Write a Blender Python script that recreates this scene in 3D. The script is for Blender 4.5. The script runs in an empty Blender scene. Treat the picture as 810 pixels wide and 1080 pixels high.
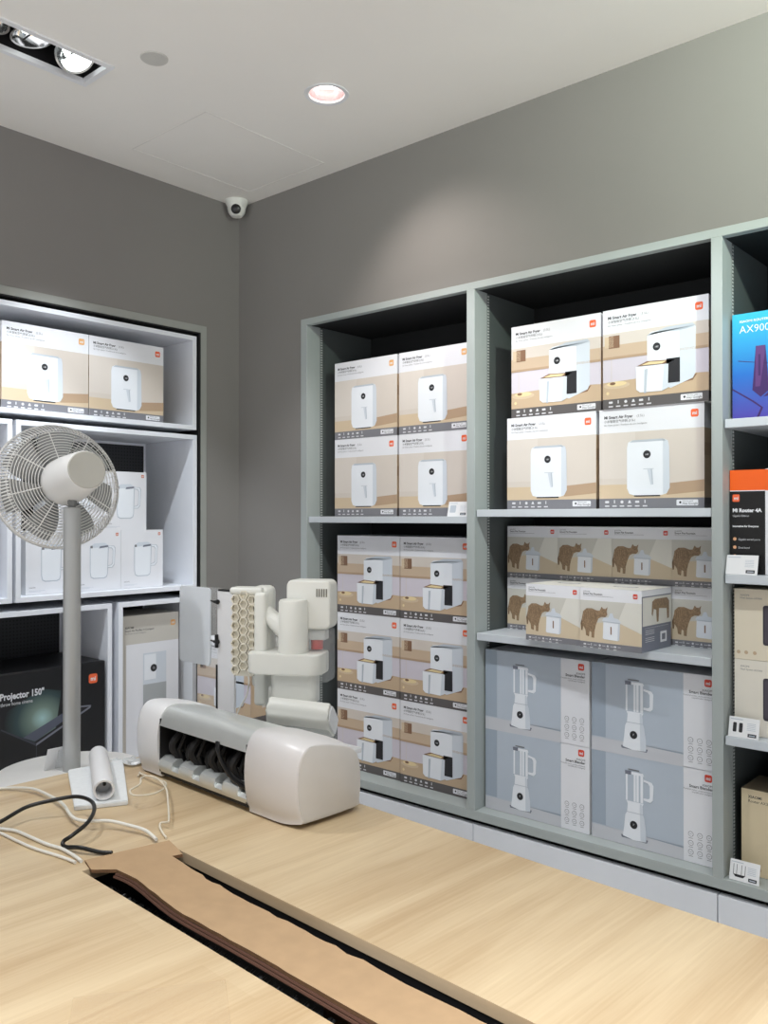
import bpy, bmesh, math, random
from mathutils import Vector, Matrix
random.seed(7)
C = bpy.context.scene
PI = math.pi
COL = C.collection

# ------------------------------------------------------------------ camera
cd = bpy.data.cameras.new('camera'); cam = bpy.data.objects.new('camera', cd); COL.objects.link(cam)
cam.location = (3.353, -2.730, 1.5)
cam.rotation_euler = (PI/2 + 0.0060, 0.0, 0.71985)
cd.sensor_fit = 'VERTICAL'; cd.sensor_height = 36.0; cd.lens = 904.9/1080*36.0
cd.clip_start = 0.02; cd.clip_end = 60
C.camera = cam

# ------------------------------------------------------------------ view and ambient light of the open shop behind the camera
C.view_settings.view_transform = 'Standard'; C.view_settings.look = 'None'
C.view_settings.gamma = 1.0; C.view_settings.use_curve_mapping = False
C.view_settings.exposure = 0.14
w = bpy.data.worlds.new('shop_ambient'); C.world = w; w.use_nodes = True
# shop beyond as ambient gradient, strengthened below eye level to brighten the ceiling
_nt = w.node_tree; _bg = _nt.nodes['Background']; _tc = _nt.nodes.new('ShaderNodeTexCoord'); _sx = _nt.nodes.new('ShaderNodeSeparateXYZ')
_mr = _nt.nodes.new('ShaderNodeMapRange'); _mr.inputs['From Min'].default_value = -.25; _mr.inputs['From Max'].default_value = .25
_mr.inputs['To Min'].default_value = 1.30; _mr.inputs['To Max'].default_value = 0.16
_nt.links.new(_tc.outputs['Generated'], _sx.inputs[0]); _nt.links.new(_sx.outputs['Z'], _mr.inputs['Value']); _nt.links.new(_mr.outputs[0], _bg.inputs[1])
_bg.inputs[0].default_value = (0.96, 0.97, 1.0, 1)

def spot(name, loc, target, watts, angle, color=(1, 0.96, 0.9), blend=0.35, size=0.04):
    l = bpy.data.lights.new(name, 'SPOT'); l.energy = watts; l.spot_size = math.radians(angle)
    l.spot_blend = blend; l.shadow_soft_size = size; l.color = color
    o = bpy.data.objects.new(name, l); COL.objects.link(o); o.location = loc
    o.rotation_euler = (Vector(target)-Vector(loc)).to_track_quat('-Z', 'Y').to_euler()
    return o
def area(name, loc, rot, watts, sx, sy, color=(1, 1, 1)):
    l = bpy.data.lights.new(name, 'AREA'); l.shape = 'RECTANGLE'; l.size = sx; l.size_y = sy
    l.energy = watts; l.color = color; l.spread = math.radians(105)
    o = bpy.data.objects.new(name, l); COL.objects.link(o); o.location = loc; o.rotation_euler = rot
    return o
# ceiling spots about a metre in front of each shelf wall, those over the table, and added fill lights
spot('shelf_spot', (1.75, -1.00, 2.98), (0.95, 0.1, 0.95), 52, 66, (0.97, 0.97, 1.0), .5)
spot('shelf_spot', (2.45, -1.02, 2.98), (2.00, 0.1, 0.95), 45, 66, (0.88, 0.95, 1.0), .5)
spot('shelf_spot', (3.25, -1.05, 2.98), (2.85, 0.0, 1.2), 36, 70, (0.95, 1.0, 0.97), .6)
spot('wall_washer', (3.35, -0.95, 2.95), (2.35, 0.0, 2.78), 100, 88, (0.86, 1.0, 0.84), 1.0)
spot('wall_spot', (0.64, -1.235, 3.00), (0.0, -0.72, 1.05), 60, 60, (0.90, 0.96, 1.0), .5, .03)
spot('wall_spot', (0.64, -1.385, 3.00), (0.0, -1.15, 0.85), 68, 56, (0.88, 0.95, 1.0), .5, .03)
spot('table_spot', (0.95, -2.30, 2.98), (1.95, -1.65, 0.9), 58, 60, (0.97, 0.98, 1), .6)
spot('table_spot', (3.0, -2.5, 2.98), (2.3, -1.6, 0.85), 20, 75, (0.97, 0.98, 1), .6)
spot('table_spot', (2.3, -2.2, 2.98), (1.62, -1.28, 1.05), 26, 40, (0.98, 0.99, 1), .7)  # added fill, brightens the vacuum and the back of the device
spot('recessed_beam', (1.144, -0.527, 2.985), (1.35, -0.02, 2.0), 20, 96, (1, 0.90, 0.84), 0.9)
area('floor_bounce_fill', (4.0, -3.2, 3.0), (0, 0, 0), 110, 1.2, 1.6, (0.98, 0.99, 1))  # added unseen fill behind the camera; its floor bounce brightens the ceiling

# ------------------------------------------------------------------ materials
MATS = {}
def mat(name, rgb, rough=0.5, metal=0.0, alpha=1.0, noise=0.03, scale=14.0, trans=0.0, bump=0.0, emit=0.0, spec=0.5, coat=0.0):
    if name in MATS: return MATS[name]
    m = bpy.data.materials.new(name); m.use_nodes = True; nt = m.node_tree
    b = nt.nodes['Principled BSDF']
    b.inputs['Roughness'].default_value = rough; b.inputs['Metallic'].default_value = metal
    b.inputs['Alpha'].default_value = alpha; b.inputs['Transmission Weight'].default_value = trans
    b.inputs['Specular IOR Level'].default_value = spec; b.inputs['Coat Weight'].default_value = coat
    tc = nt.nodes.new('ShaderNodeTexCoord'); n = nt.nodes.new('ShaderNodeTexNoise')
    n.inputs['Scale'].default_value = scale; n.inputs['Detail'].default_value = 4
    nt.links.new(tc.outputs['Object'], n.inputs['Vector'])
    r = nt.nodes.new('ShaderNodeValToRGB')
    lo = [max(0, c*(1-noise)) for c in rgb]; hi = [min(1, c*(1+noise)) for c in rgb]
    r.color_ramp.elements[0].position = .3; r.color_ramp.elements[0].color = (*lo, 1)
    r.color_ramp.elements[1].position = .7; r.color_ramp.elements[1].color = (*hi, 1)
    nt.links.new(n.outputs['Fac'], r.inputs['Fac']); nt.links.new(r.outputs['Color'], b.inputs['Base Color'])
    if emit: nt.links.new(r.outputs['Color'], b.inputs['Emission Color']); b.inputs['Emission Strength'].default_value = emit
    if bump:
        bp = nt.nodes.new('ShaderNodeBump'); bp.inputs['Strength'].default_value = bump; bp.inputs['Distance'].default_value = .002
        nt.links.new(n.outputs['Fac'], bp.inputs['Height']); nt.links.new(bp.outputs['Normal'], b.inputs['Normal'])
    MATS[name] = m; return m
def s(r, g, b):   # sRGB 0-255 -> linear
    f = lambda c: (c/255/12.92) if c/255 <= .04045 else ((c/255+.055)/1.055)**2.4
    return (f(r), f(g), f(b))

def wood_mat(name, axis='Y', c1=(180, 153, 117), c2=(212, 192, 158), rough=.42):
    m = bpy.data.materials.new(name); m.use_nodes = True; nt = m.node_tree; b = nt.nodes['Principled BSDF']
    b.inputs['Roughness'].default_value = rough
    tc = nt.nodes.new('ShaderNodeTexCoord')
    def mapped(sc):
        mp = nt.nodes.new('ShaderNodeMapping'); mp.inputs['Scale'].default_value = sc if axis == 'Y' else (sc[1], sc[0], sc[2])
        nt.links.new(tc.outputs['Object'], mp.inputs['Vector']); return mp
    n1 = nt.nodes.new('ShaderNodeTexNoise'); n1.inputs['Scale'].default_value = 1; n1.inputs['Detail'].default_value = 6; n1.inputs['Distortion'].default_value = .8
    nt.links.new(mapped((11, 1.0, 6)).outputs[0], n1.inputs['Vector'])
    n2 = nt.nodes.new('ShaderNodeTexNoise'); n2.inputs['Scale'].default_value = 1; n2.inputs['Detail'].default_value = 8
    nt.links.new(mapped((170, 5, 60)).outputs[0], n2.inputs['Vector'])
    br = nt.nodes.new('ShaderNodeTexBrick')      # staves of slightly different tone
    br.inputs['Color1'].default_value = (.35, .35, .35, 1); br.inputs['Color2'].default_value = (.65, .65, .65, 1)
    br.inputs['Mortar Size'].default_value = 0; br.inputs['Scale'].default_value = 1
    br.inputs['Brick Width'].default_value = 1.9; br.inputs['Row Height'].default_value = .125
    mp = nt.nodes.new('ShaderNodeMapping'); mp.inputs['Rotation'].default_value = (0, 0, PI/2 if axis == 'Y' else 0)
    nt.links.new(tc.outputs['Object'], mp.inputs['Vector']); nt.links.new(mp.outputs[0], br.inputs['Vector'])
    mx = nt.nodes.new('ShaderNodeMath'); mx.operation = 'MULTIPLY_ADD'; mx.inputs[1].default_value = .55
    nt.links.new(n1.outputs['Fac'], mx.inputs[0])
    m2 = nt.nodes.new('ShaderNodeMath'); m2.operation = 'MULTIPLY'; m2.inputs[1].default_value = .22
    nt.links.new(n2.outputs['Fac'], m2.inputs[0])
    m3 = nt.nodes.new('ShaderNodeMath'); m3.operation = 'MULTIPLY_ADD'; m3.inputs[1].default_value = .22
    nt.links.new(br.outputs['Color'], m3.inputs[0]); nt.links.new(m2.outputs[0], m3.inputs[2]); nt.links.new(m3.outputs[0], mx.inputs[2])
    r = nt.nodes.new('ShaderNodeValToRGB')
    r.color_ramp.elements[0].position = .34; r.color_ramp.elements[0].color = (*s(*c1), 1)
    r.color_ramp.elements[1].position = .62; r.color_ramp.elements[1].color = (*s(*c2), 1)
    nt.links.new(mx.outputs[0], r.inputs['Fac']); nt.links.new(r.outputs['Color'], b.inputs['Base Color'])
    bp = nt.nodes.new('ShaderNodeBump'); bp.inputs['Strength'].default_value = .08; bp.inputs['Distance'].default_value = .001
    nt.links.new(n2.outputs['Fac'], bp.inputs['Height']); nt.links.new(bp.outputs['Normal'], b.inputs['Normal'])
    return m

def dots_mat(name, base, dot, pitch=.02, rad=.28, axes='XZ', rough=.5):
    m = bpy.data.materials.new(name); m.use_nodes = True; nt = m.node_tree; b = nt.nodes['Principled BSDF']
    b.inputs['Roughness'].default_value = rough
    tc = nt.nodes.new('ShaderNodeTexCoord'); sx = nt.nodes.new('ShaderNodeSeparateXYZ')
    nt.links.new(tc.outputs['Object'], sx.inputs[0]); outs = []
    for a in axes:
        d = nt.nodes.new('ShaderNodeMath'); d.operation = 'DIVIDE'; d.inputs[1].default_value = pitch
        f = nt.nodes.new('ShaderNodeMath'); f.operation = 'FRACT'
        q = nt.nodes.new('ShaderNodeMath'); q.operation = 'SUBTRACT'; q.inputs[1].default_value = .5
        p = nt.nodes.new('ShaderNodeMath'); p.operation = 'POWER'; p.inputs[1].default_value = 2
        nt.links.new(sx.outputs[a], d.inputs[0]); nt.links.new(d.outputs[0], f.inputs[0])
        nt.links.new(f.outputs[0], q.inputs[0]); nt.links.new(q.outputs[0], p.inputs[0]); outs.append(p)
    ad = nt.nodes.new('ShaderNodeMath'); nt.links.new(outs[0].outputs[0], ad.inputs[0])
    if len(outs) > 1: nt.links.new(outs[1].outputs[0], ad.inputs[1])
    else: ad.inputs[1].default_value = 0
    lt = nt.nodes.new('ShaderNodeMath'); lt.operation = 'LESS_THAN'; lt.inputs[1].default_value = rad*rad
    nt.links.new(ad.outputs[0], lt.inputs[0])
    r = nt.nodes.new('ShaderNodeValToRGB'); r.color_ramp.elements[0].color = (*base, 1); r.color_ramp.elements[1].color = (*dot, 1)
    nt.links.new(lt.outputs[0], r.inputs['Fac']); nt.links.new(r.outputs['Color'], b.inputs['Base Color'])
    return m

M_wall = mat('wall_paint', s(129, 126, 123), .85, noise=.015, scale=3, bump=.02)
M_ceil = mat('ceiling_paint', s(236, 233, 227), .9, noise=.01, scale=3)
M_floor = mat('floor_tile', s(200, 198, 194), .35)
M_frame = mat('grey_metal_frame', s(164, 171, 170), .45, noise=.01)
M_frameL = mat('grey_wall_trim', s(152, 154, 149), .55, noise=.01)
M_side = mat('dark_grey_panel', s(80, 86, 86), .5, noise=.02)
M_back = mat('black_back_panel', s(18, 20, 22), .7, noise=.05)
M_board = mat('shelf_board_grey', s(196, 202, 208), .4, noise=.01)
M_plinth = mat('plinth_pale_grey', s(218, 221, 227), .5, noise=.01)
M_black = mat('black_matte', s(18, 18, 20), .6)
M_gloss_black = mat('black_plastic', s(20, 20, 22), .3)
M_cube = mat('white_laminate', s(230, 233, 240), .4, noise=.005)
M_wood = wood_mat('oak_tabletop')
M_woodedge = wood_mat('oak_edge', 'X', (184, 160, 128), (220, 198, 166))
M_card = mat('brown_cardboard', s(176, 147, 113), .85, noise=.05, scale=30, bump=.1)
M_cardedge = mat('cardboard_edge', s(120, 88, 60), .9, noise=.15, scale=120)
M_white = mat('white_plastic', s(228, 229, 231), .35, noise=.005)
M_cream = mat('warm_white_plastic', s(222, 223, 217), .38, noise=.005)
M_fan = mat('fan_plastic', s(232, 232, 230), .45, noise=.005)
M_fanpole = mat('fan_pole_grey', s(172, 174, 174), .35, metal=.25, noise=.01)
M_silver = mat('silver_satin', s(220, 224, 223), .30, metal=.55, noise=.02)
M_paper = mat('printed_paper_white', s(232, 233, 236), .5, noise=.005)
M_chrome = mat('chrome', (.8, .8, .8), .12, metal=1.0)
M_clear = mat('clear_plastic', (.9, .93, .95), .06, alpha=.22, noise=0)
M_frost = mat('frosted_acrylic', s(228, 234, 240), .4, alpha=.88, noise=.02)
M_red = mat('red_filter', s(206, 60, 48), .45)
M_lamp = mat('lamp_glow', (1, .98, .95), .4, emit=9.0, noise=0)
M_lampwarm = mat('lamp_glow_warm', (1, .93, .88), .4, emit=7.0, noise=0)
M_lampcool = mat('lamp_glow_cool', (.92, 1, .98), .4, emit=5.0, noise=0)
M_foam = mat('foam_sheet_white', s(226, 230, 232), .7, noise=.03, scale=80, bump=.3)
def ink(name, r, g, b, rough=.45): return mat('print_'+name, s(r, g, b), rough, noise=.01)

# ------------------------------------------------------------------ mesh helpers
def mesh_obj(name, bm, mats, parent=None, smooth=False, loc=None, fix=True):
    if fix: bmesh.ops.recalc_face_normals(bm, faces=bm.faces)
    me = bpy.data.meshes.new(name); bm.to_mesh(me); bm.free()
    if not isinstance(mats, (list, tuple)): mats = [mats]
    for m in mats: me.materials.append(m)
    if smooth:
        for p in me.polygons: p.use_smooth = True
        try: me.set_sharp_from_angle(angle=math.radians(38))
        except Exception: pass
    o = bpy.data.objects.new(name, me); COL.objects.link(o)
    if parent: o.parent = parent
    if loc is not None: o.location = loc
    return o
def box(bm, x0, x1, y0, y1, z0, z1, bev=0.0, mi=0, seg=2):
    vs = [bm.verts.new((x, y, z)) for x in (x0, x1) for y in (y0, y1) for z in (z0, z1)]
    fs = []
    for q in ((0, 1, 3, 2), (4, 6, 7, 5), (0, 4, 5, 1), (2, 3, 7, 6), (0, 2, 6, 4), (1, 5, 7, 3)):
        f = bm.faces.new([vs[i] for i in q]); f.material_index = mi; fs.append(f)
    if bev:
        es = list({e for f in fs for e in f.edges})
        r = bmesh.ops.bevel(bm, geom=es, offset=bev, segments=seg, affect='EDGES', profile=.5)
        for f in r['faces']: f.material_index = mi
    return vs
def boxobj(name, dims, m, parent=None, bev=0.0, smooth=False):
    bm = bmesh.new(); box(bm, *dims, bev=bev); return mesh_obj(name, bm, m, parent, smooth)
def prism(bm, pts, a0, a1, axis='Z', mi=0, bev=0.0):
    """outline pts (2-D) extruded along axis between a0 and a1"""
    def P(p, a):
        return {'Z': (p[0], p[1], a), 'X': (a, p[0], p[1]), 'Y': (p[0], a, p[1])}[axis]
    lo = [bm.verts.new(P(p, a0)) for p in pts]; hi = [bm.verts.new(P(p, a1)) for p in pts]
    f1 = bm.faces.new(lo); f2 = bm.faces.new(hi[::-1]); fs = [f1, f2]
    n = len(pts)
    for i in range(n): fs.append(bm.faces.new((lo[i], hi[i], hi[(i+1) % n], lo[(i+1) % n])))
    for f in fs: f.material_index = mi
    if bev:
        es = list(f1.edges)+list(f2.edges)
        bmesh.ops.bevel(bm, geom=es, offset=bev, segments=3, affect='EDGES', profile=.5)
    return fs
def lathe(bm, prof, n=32, mat4=None, mi=0, close=True):
    """prof: list of (r, z) revolved about z, then transformed"""
    rings = []
    M4 = mat4 or Matrix.Identity(4)
    for r, z in prof:
        if r < 1e-6: rings.append([bm.verts.new(M4 @ Vector((0, 0, z)))])
        else: rings.append([bm.verts.new(M4 @ Vector((r*math.cos(2*PI*k/n), r*math.sin(2*PI*k/n), z))) for k in range(n)])
    for a, b in zip(rings, rings[1:]):
        for k in range(n):
            if len(a) == 1 and len(b) == 1: continue
            if len(a) == 1: f = bm.faces.new((a[0], b[k], b[(k+1) % n]))
            elif len(b) == 1: f = bm.faces.new((a[k], b[0], a[(k+1) % n]))
            else: f = bm.faces.new((a[k], b[k], b[(k+1) % n], a[(k+1) % n]))
            f.material_index = mi
def tube(bm, pts, r, n=8, mi=0, closed=False, caps=True):
    pts = [Vector(p) for p in pts]; rings = []; N = len(pts); up = None
    for i, p in enumerate(pts):
        a = pts[(i-1) % N] if (closed or i > 0) else p
        b = pts[(i+1) % N] if (closed or i < N-1) else p
        t = (b-a).normalized()
        if up is None:
            up = Vector((0, 0, 1)) if abs(t.z) < .9 else Vector((1, 0, 0))
        s1 = t.cross(up).normalized(); up = s1.cross(t).normalized()
        rr = r[i] if isinstance(r, (list, tuple)) else r
        rings.append([bm.verts.new(p + (s1*math.cos(2*PI*k/n)+up*math.sin(2*PI*k/n))*rr) for k in range(n)])
    for i in range(N if closed else N-1):
        a, b = rings[i], rings[(i+1) % N]
        for k in range(n):
            f = bm.faces.new((a[k], a[(k+1) % n], b[(k+1) % n], b[k])); f.material_index = mi
    if caps and not closed:
        bm.faces.new(rings[0][::-1]).material_index = mi; bm.faces.new(rings[-1]).material_index = mi
def smooth_path(pts, k=6):
    pts = [Vector(p) for p in pts]; out = []
    for i in range(len(pts)-1):
        p0 = pts[max(i-1, 0)]; p1 = pts[i]; p2 = pts[i+1]; p3 = pts[min(i+2, len(pts)-1)]
        for j in range(k):
            t = j/k
            out.append(.5*((2*p1)+(p2-p0)*t+(2*p0-5*p1+4*p2-p3)*t*t+(3*p1-p0-3*p2+p3)*t**3))
    out.append(pts[-1]); return out
def axis_mat(origin, direction):
    q = Vector(direction).to_track_quat('Z', 'Y'); return Matrix.Translation(origin) @ q.to_matrix().to_4x4()
def rrect(u0, u1, v0, v1, r=.02, n=4):
    o = []
    for cx, cy, a in ((u1-r, v0+r, -90), (u1-r, v1-r, 0), (u0+r, v1-r, 90), (u0+r, v0+r, 180)):
        for k in range(n+1):
            t = math.radians(a+90*k/n); o.append((cx+r*math.cos(t), cy+r*math.sin(t)))
    return o
def circ(u, v, r, n=16, ry=None):
    ry = ry or r
    return [(u+r*math.cos(2*PI*k/n), v+ry*math.sin(2*PI*k/n)) for k in range(n)]
def empty(name, loc, label, cat, group=None, rz=0.0):
    o = bpy.data.objects.new(name, None); COL.objects.link(o); o.location = loc; o.rotation_euler = (0, 0, rz); o.empty_display_size = .1
    return tag(o, label, cat, group)
def tag(o, label, cat, group=None):
    o['label'] = label; o['category'] = cat
    if group: o['group'] = group
    return o
def structure(o): o['kind'] = 'structure'; return o
def copy_tree(o, parent=None):
    c = o.copy(); COL.objects.link(c)
    if parent: c.parent = parent; c.matrix_parent_inverse = o.matrix_parent_inverse
    for ch in list(o.children): copy_tree(ch, c)
    return c

# text -> triangles (cached)
TXT = {}
def text_tris(t, bold=0.0, res=2):
    key = (t, bold, res)
    if key not in TXT:
        cu = bpy.data.curves.new('t', 'FONT'); cu.body = t; cu.size = 1; cu.resolution_u = res; cu.offset = bold; cu.fill_mode = 'FRONT'
        ob = bpy.data.objects.new('t', cu); COL.objects.link(ob)
        dg = bpy.context.evaluated_depsgraph_get(); me = bpy.data.meshes.new_from_object(ob.evaluated_get(dg))
        vs = [(v.co.x, v.co.y) for v in me.vertices]; fs = [tuple(p.vertices) for p in me.polygons]
        bpy.data.objects.remove(ob); bpy.data.curves.remove(cu); bpy.data.meshes.remove(me)
        TXT[key] = (vs, fs)
    return TXT[key]

class Art:
    """flat printing on one panel; u,v in panel fractions; layers lie a fraction of a millimetre apart"""
    def __init__(self, w, h): self.w, self.h, self.items, self.L = w, h, [], 1
    def poly(self, pts, m, L=None):
        self.items.append(('p', [(u*self.w, v*self.h) for u, v in pts], m, L or self.L)); return self
    def rect(self, u0, u1, v0, v1, m, L=None): return self.poly([(u0, v0), (u1, v0), (u1, v1), (u0, v1)], m, L)
    def rr(self, u0, u1, v0, v1, r, m, L=None):
        a = self.w; b = self.h
        self.items.append(('p', rrect(u0*a, u1*a, v0*b, v1*b, r), m, L or self.L)); return self
    def disc(self, u, v, r, m, L=None, n=18):
        self.items.append(('p', circ(u*self.w, v*self.h, r, n), m, L or self.L)); return self
    def text(self, t, u, v, size, m, L=None, bold=0.0, align='l', sx=1.0):
        vs, fs = text_tris(t, bold)
        if not vs: return self
        wd = max(x for x, y in vs)*size*sx
        off = {'l': 0, 'c': -wd/2, 'r': -wd}[align]
        self.items.append(('t', [(u*self.w+off+x*size*sx, v*self.h+y*size) for x, y in vs], fs, m, L or self.L)); return self
    def build(self, bm, mats, origin, U, V, N):
        origin, U, V, N = Vector(origin), Vector(U), Vector(V), Vector(N)
        for it in self.items:
            m = it[2] if it[0] == 'p' else it[3]; L = it[-1]
            if m not in mats: mats.append(m)
            mi = mats.index(m)
            vs = [bm.verts.new(origin+U*x+V*y+N*(L*.00035)) for x, y in it[1]]
            if it[0] == 'p':
                f = bm.faces.new(vs); f.material_index = mi
                f.normal_update()
                if f.normal.dot(N) < 0: f.normal_flip()
            else:
                for q in it[2]:
                    try:
                        f = bm.faces.new([vs[i] for i in q]); f.material_index = mi; f.normal_update()
                        if f.normal.dot(N) < 0: f.normal_flip()
                    except ValueError: pass

def carton(name, w, d, h, body, front=None, right=None, left=None, top=None, bev=.0015, extra=None):
    """origin: bottom of the front left edge; the front looks towards local -Y"""
    bm = bmesh.new(); box(bm, 0, w, 0, d, 0, h, bev=bev, seg=1)
    bmesh.ops.recalc_face_normals(bm, faces=bm.faces)
    mats = [body]
    if front: front.build(bm, mats, (0, 0, 0), (1, 0, 0), (0, 0, 1), (0, -1, 0))
    if right: right.build(bm, mats, (w, 0, 0), (0, 1, 0), (0, 0, 1), (1, 0, 0))
    if left: left.build(bm, mats, (0, d, 0), (0, -1, 0), (0, 0, 1), (-1, 0, 0))
    if top: top.build(bm, mats, (0, 0, h), (1, 0, 0), (0, 1, 0), (0, 0, 1))
    return mesh_obj(name, bm, mats, fix=False)
def place(src, loc, label, cat, group=None, rz=0.0, first=[]):
    if src.name in first: o = copy_tree(src)
    else: o = src; first.append(src.name)
    o.location = loc; o.rotation_euler = (0, 0, rz)
    return tag(o, label, cat, group)

# ------------------------------------------------------------------ printing inks
I_white = ink('white', 226, 227, 232); I_text = ink('dark_text', 52, 52, 56); I_grey = ink('grey_text', 120, 120, 124)
I_band = ink('grey_band', 122, 122, 128); I_banddk = ink('dark_band', 92, 88, 88); I_icon = ink('icon', 214, 214, 218)
I_orange = ink('orange', 238, 104, 58); I_gold = ink('gold_orange', 226, 172, 110); I_red = ink('deep_orange', 214, 72, 52)
I_tan = ink('warm_wall', 208, 199, 190); I_tan2 = ink('warm_wall_light', 213, 205, 197); I_wood = ink('wood_light', 206, 186, 158); I_wood2 = ink('wood_shade', 178, 152, 126)
I_body = ink('appliance_white', 230, 234, 240); I_body2 = ink('appliance_shade', 206, 213, 222); I_body3 = ink('appliance_edge', 184, 192, 202)
I_dark = ink('near_black', 38, 38, 42); I_shelf = ink('shelf_wood', 196, 174, 150); I_lilac = ink('lilac_wall', 206, 200, 210)
I_counter = ink('counter', 194, 170, 142); I_brown = ink('brown', 132, 100, 78); I_food = ink('food', 226, 206, 160)
I_cat = mat('print_cat_fur', s(142, 118, 92), .5, noise=.3, scale=170); I_cat2 = mat('print_cat_fur_dark', s(120, 97, 74), .5, noise=.25, scale=170); I_sand = ink('sand_floor', 208, 192, 166); I_catwall = ink('cat_wall', 200, 198, 190); I_catwall2 = ink('cat_wall_light', 218, 216, 208)
I_blue = ink('blue_grey', 156, 168, 182); I_blue2 = ink('blue_grey_light', 180, 190, 202); I_blue3 = ink('blue_grey_floor', 196, 198, 204)
I_slate = ink('slate', 116, 120, 134); I_cream = ink('cream', 222, 212, 192)

def logo(A, u, v, sz, m=I_orange, L=3):
    hw = sz/2/A.w; hh = sz/2/A.h
    A.rr(u-hw, u+hw, v-hh, v+hh, sz*.22, m, L)
    A.text('mi', u, v-hh*.42, sz*.62, I_white, L+1, bold=.03, align='c')
def icons(A, us, v, sz, m, L=3, two=True):
    for i, u in enumerate(us):
        k = i % 4; a = sz/A.w; b = sz/A.h
        if k == 0: A.rr(u-a, u+a, v-b*.5, v+b*.5, sz*.3, m, L)
        elif k == 1: A.rect(u-a*.25, u+a*.25, v-b*.6, v+b*.9, m, L)
        elif k == 2: A.disc(u, v, sz*.75, m, L, 10)
        else: A.poly([(u-a*.8, v-b*.6), (u+a*.8, v-b*.6), (u+a*.3, v+b*.7), (u-a*.3, v+b*.7)], m, L)
        if two: A.rect(u-a*1.1, u+a*1.1, v-b*2.2, v-b*1.6, m, L)

def header(A, lg=I_orange):
    A.rect(0, 1, .76, 1, I_white, 1)
    A.text('Mi Smart Air Fryer', .05, .905, .0140, I_text, 2, bold=.03); A.text('(3.5L)', .375, .905, .0120, I_grey, 2)
    A.text('小米智能空气炸锅 (3.5L)', .05, .866, .0110, I_text, 2)
    A.text('Air Fryer pintar / Freidora de aire inteligente', .05, .832, .0088, I_grey, 2)
    logo(A, .915, .90, .026, lg, 2)
def band(A, dark=False):
    A.rect(0, 1, 0, .10, I_banddk if dark else I_band, 3)
    icons(A, [.08, .155, .23, .305, .38, .455], .066, .0075, I_icon, 4)
    A.rr(.75, .945, .026, .082, .003, I_white, 4)
    A.disc(.785, .056, .004, I_dark, 5, 8); A.text('Works with', .805, .062, .0075, I_grey, 5); A.text('Hey Google', .805, .036, .0105, I_text, 5)

def fryer_closed(lg=I_orange):
    A = Art(.375, .35); header(A, lg)
    F = lambda q: [(.28+(u-.30)*1.12, v) for u, v in q]
    A.rect(0, 1, .08, .76, I_tan, 1); A.rect(.0, .36, .3, .76, I_tan2, 2)
    A.rect(0, 1, .09, .24, I_wood, 2); A.poly([(.6, .235), (1, .27), (1, .16), (.66, .13)], I_wood2, 3)
    A.poly(F([(.30, .20), (.30, .60), (.31, .655), (.35, .675), (.61, .675), (.65, .655), (.66, .60), (.665, .20), (.64, .145), (.60, .13), (.36, .13), (.32, .145)]), I_body, 4)
    A.poly(F([(.61, .665), (.65, .655), (.66, .60), (.665, .20), (.64, .145), (.61, .14)]), I_body2, 5)
    A.poly(F([(.325, .655), (.35, .675), (.61, .675), (.635, .655)]), I_body3, 5)
    A.rect(.35, .60, .118, .13, I_dark, 5)
    A.disc(.475, .53, .0135, I_dark, 6, 20); A.text('180', .475, .52, .009, I_icon, 7, align='c')
    A.rect(.44, .54, .385, .390, I_body3, 6)
    A.poly([(.478, .38), (.525, .385), (.535, .235), (.510, .23)], I_body2, 6); A.poly([(.512, .38), (.525, .385), (.535, .235), (.525, .235)], I_body3, 7)
    band(A); return A
def fryer_open(lg=I_orange):
    A = Art(.375, .35); header(A, lg)
    A.rect(0, 1, .09, .76, I_lilac, 1); A.rect(0, 1, .63, .76, I_tan, 2); A.rect(0, 1, .50, .64, I_shelf, 3); A.rect(0, 1, .50, .525, I_wood2, 4)
    A.rect(.02, .11, .62, .73, I_wood, 4); A.rect(.06, .17, .61, .735, I_brown, 4); A.rect(.085, .09, .27, .50, I_tan, 3)
    A.poly([(0, .09), (1, .09), (1, .27), (.6, .29), (0, .27)], I_counter, 2)
    A.poly(circ(.14, .235, .13, 18, .035), I_wood, 3); A.poly(circ(.14, .25, .1, 14, .025), I_food, 4); A.poly(circ(.1, .255, .03, 8, .015), I_brown, 5); A.disc(.05, .16, .006, I_food, 5, 8)
    A.poly([(.42, .15), (.86, .21), (.90, .27), (.6, .17)], I_brown, 3)
    A.poly([(.60, .68), (.60, .18), (.66, .155), (.86, .23), (.885, .28), (.885, .72), (.86, .745), (.62, .74)], I_body2, 4)
    A.poly([(.44, .69), (.44, .43), (.74, .42), (.74, .70), (.70, .735), (.48, .72)], I_body, 5)
    A.poly([(.44, .69), (.48, .71), (.74, .695), (.885, .725), (.86, .75), (.62, .745)], I_body3, 6)
    A.rect(.62, .745, .205, .44, I_dark, 6)
    A.poly([(.34, .40), (.44, .44), (.70, .425), (.64, .395)], I_brown, 6); A.poly([(.38, .405), (.46, .43), (.62, .42), (.58, .40)], I_food, 7)
    A.poly([(.33, .395), (.335, .17), (.37, .14), (.58, .135), (.635, .16), (.64, .39)], I_body, 7)
    A.poly([(.58, .135), (.635, .16), (.64, .39), (.60, .385)], I_body2, 8)
    A.poly([(.415, .36), (.445, .365), (.43, .13), (.41, .13)], I_body3, 8)
    A.disc(.53, .57, .0135, I_dark, 7, 20); A.text('180', .53, .56, .009, I_icon, 8, align='c')
    band(A, True); return A
def fryer_side():
    A = Art(.33, .35); A.rect(0, 1, .76, 1, I_white, 1); A.rect(0, 1, .10, .76, I_counter, 1); A.rect(0, 1, .5, .62, I_wood2, 2)
    A.rect(.2, .7, .2, .55, I_tan, 3); A.rect(.3, .6, .25, .48, I_brown, 4); A.rect(0, 1, 0, .10, I_banddk, 2); return A

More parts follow.
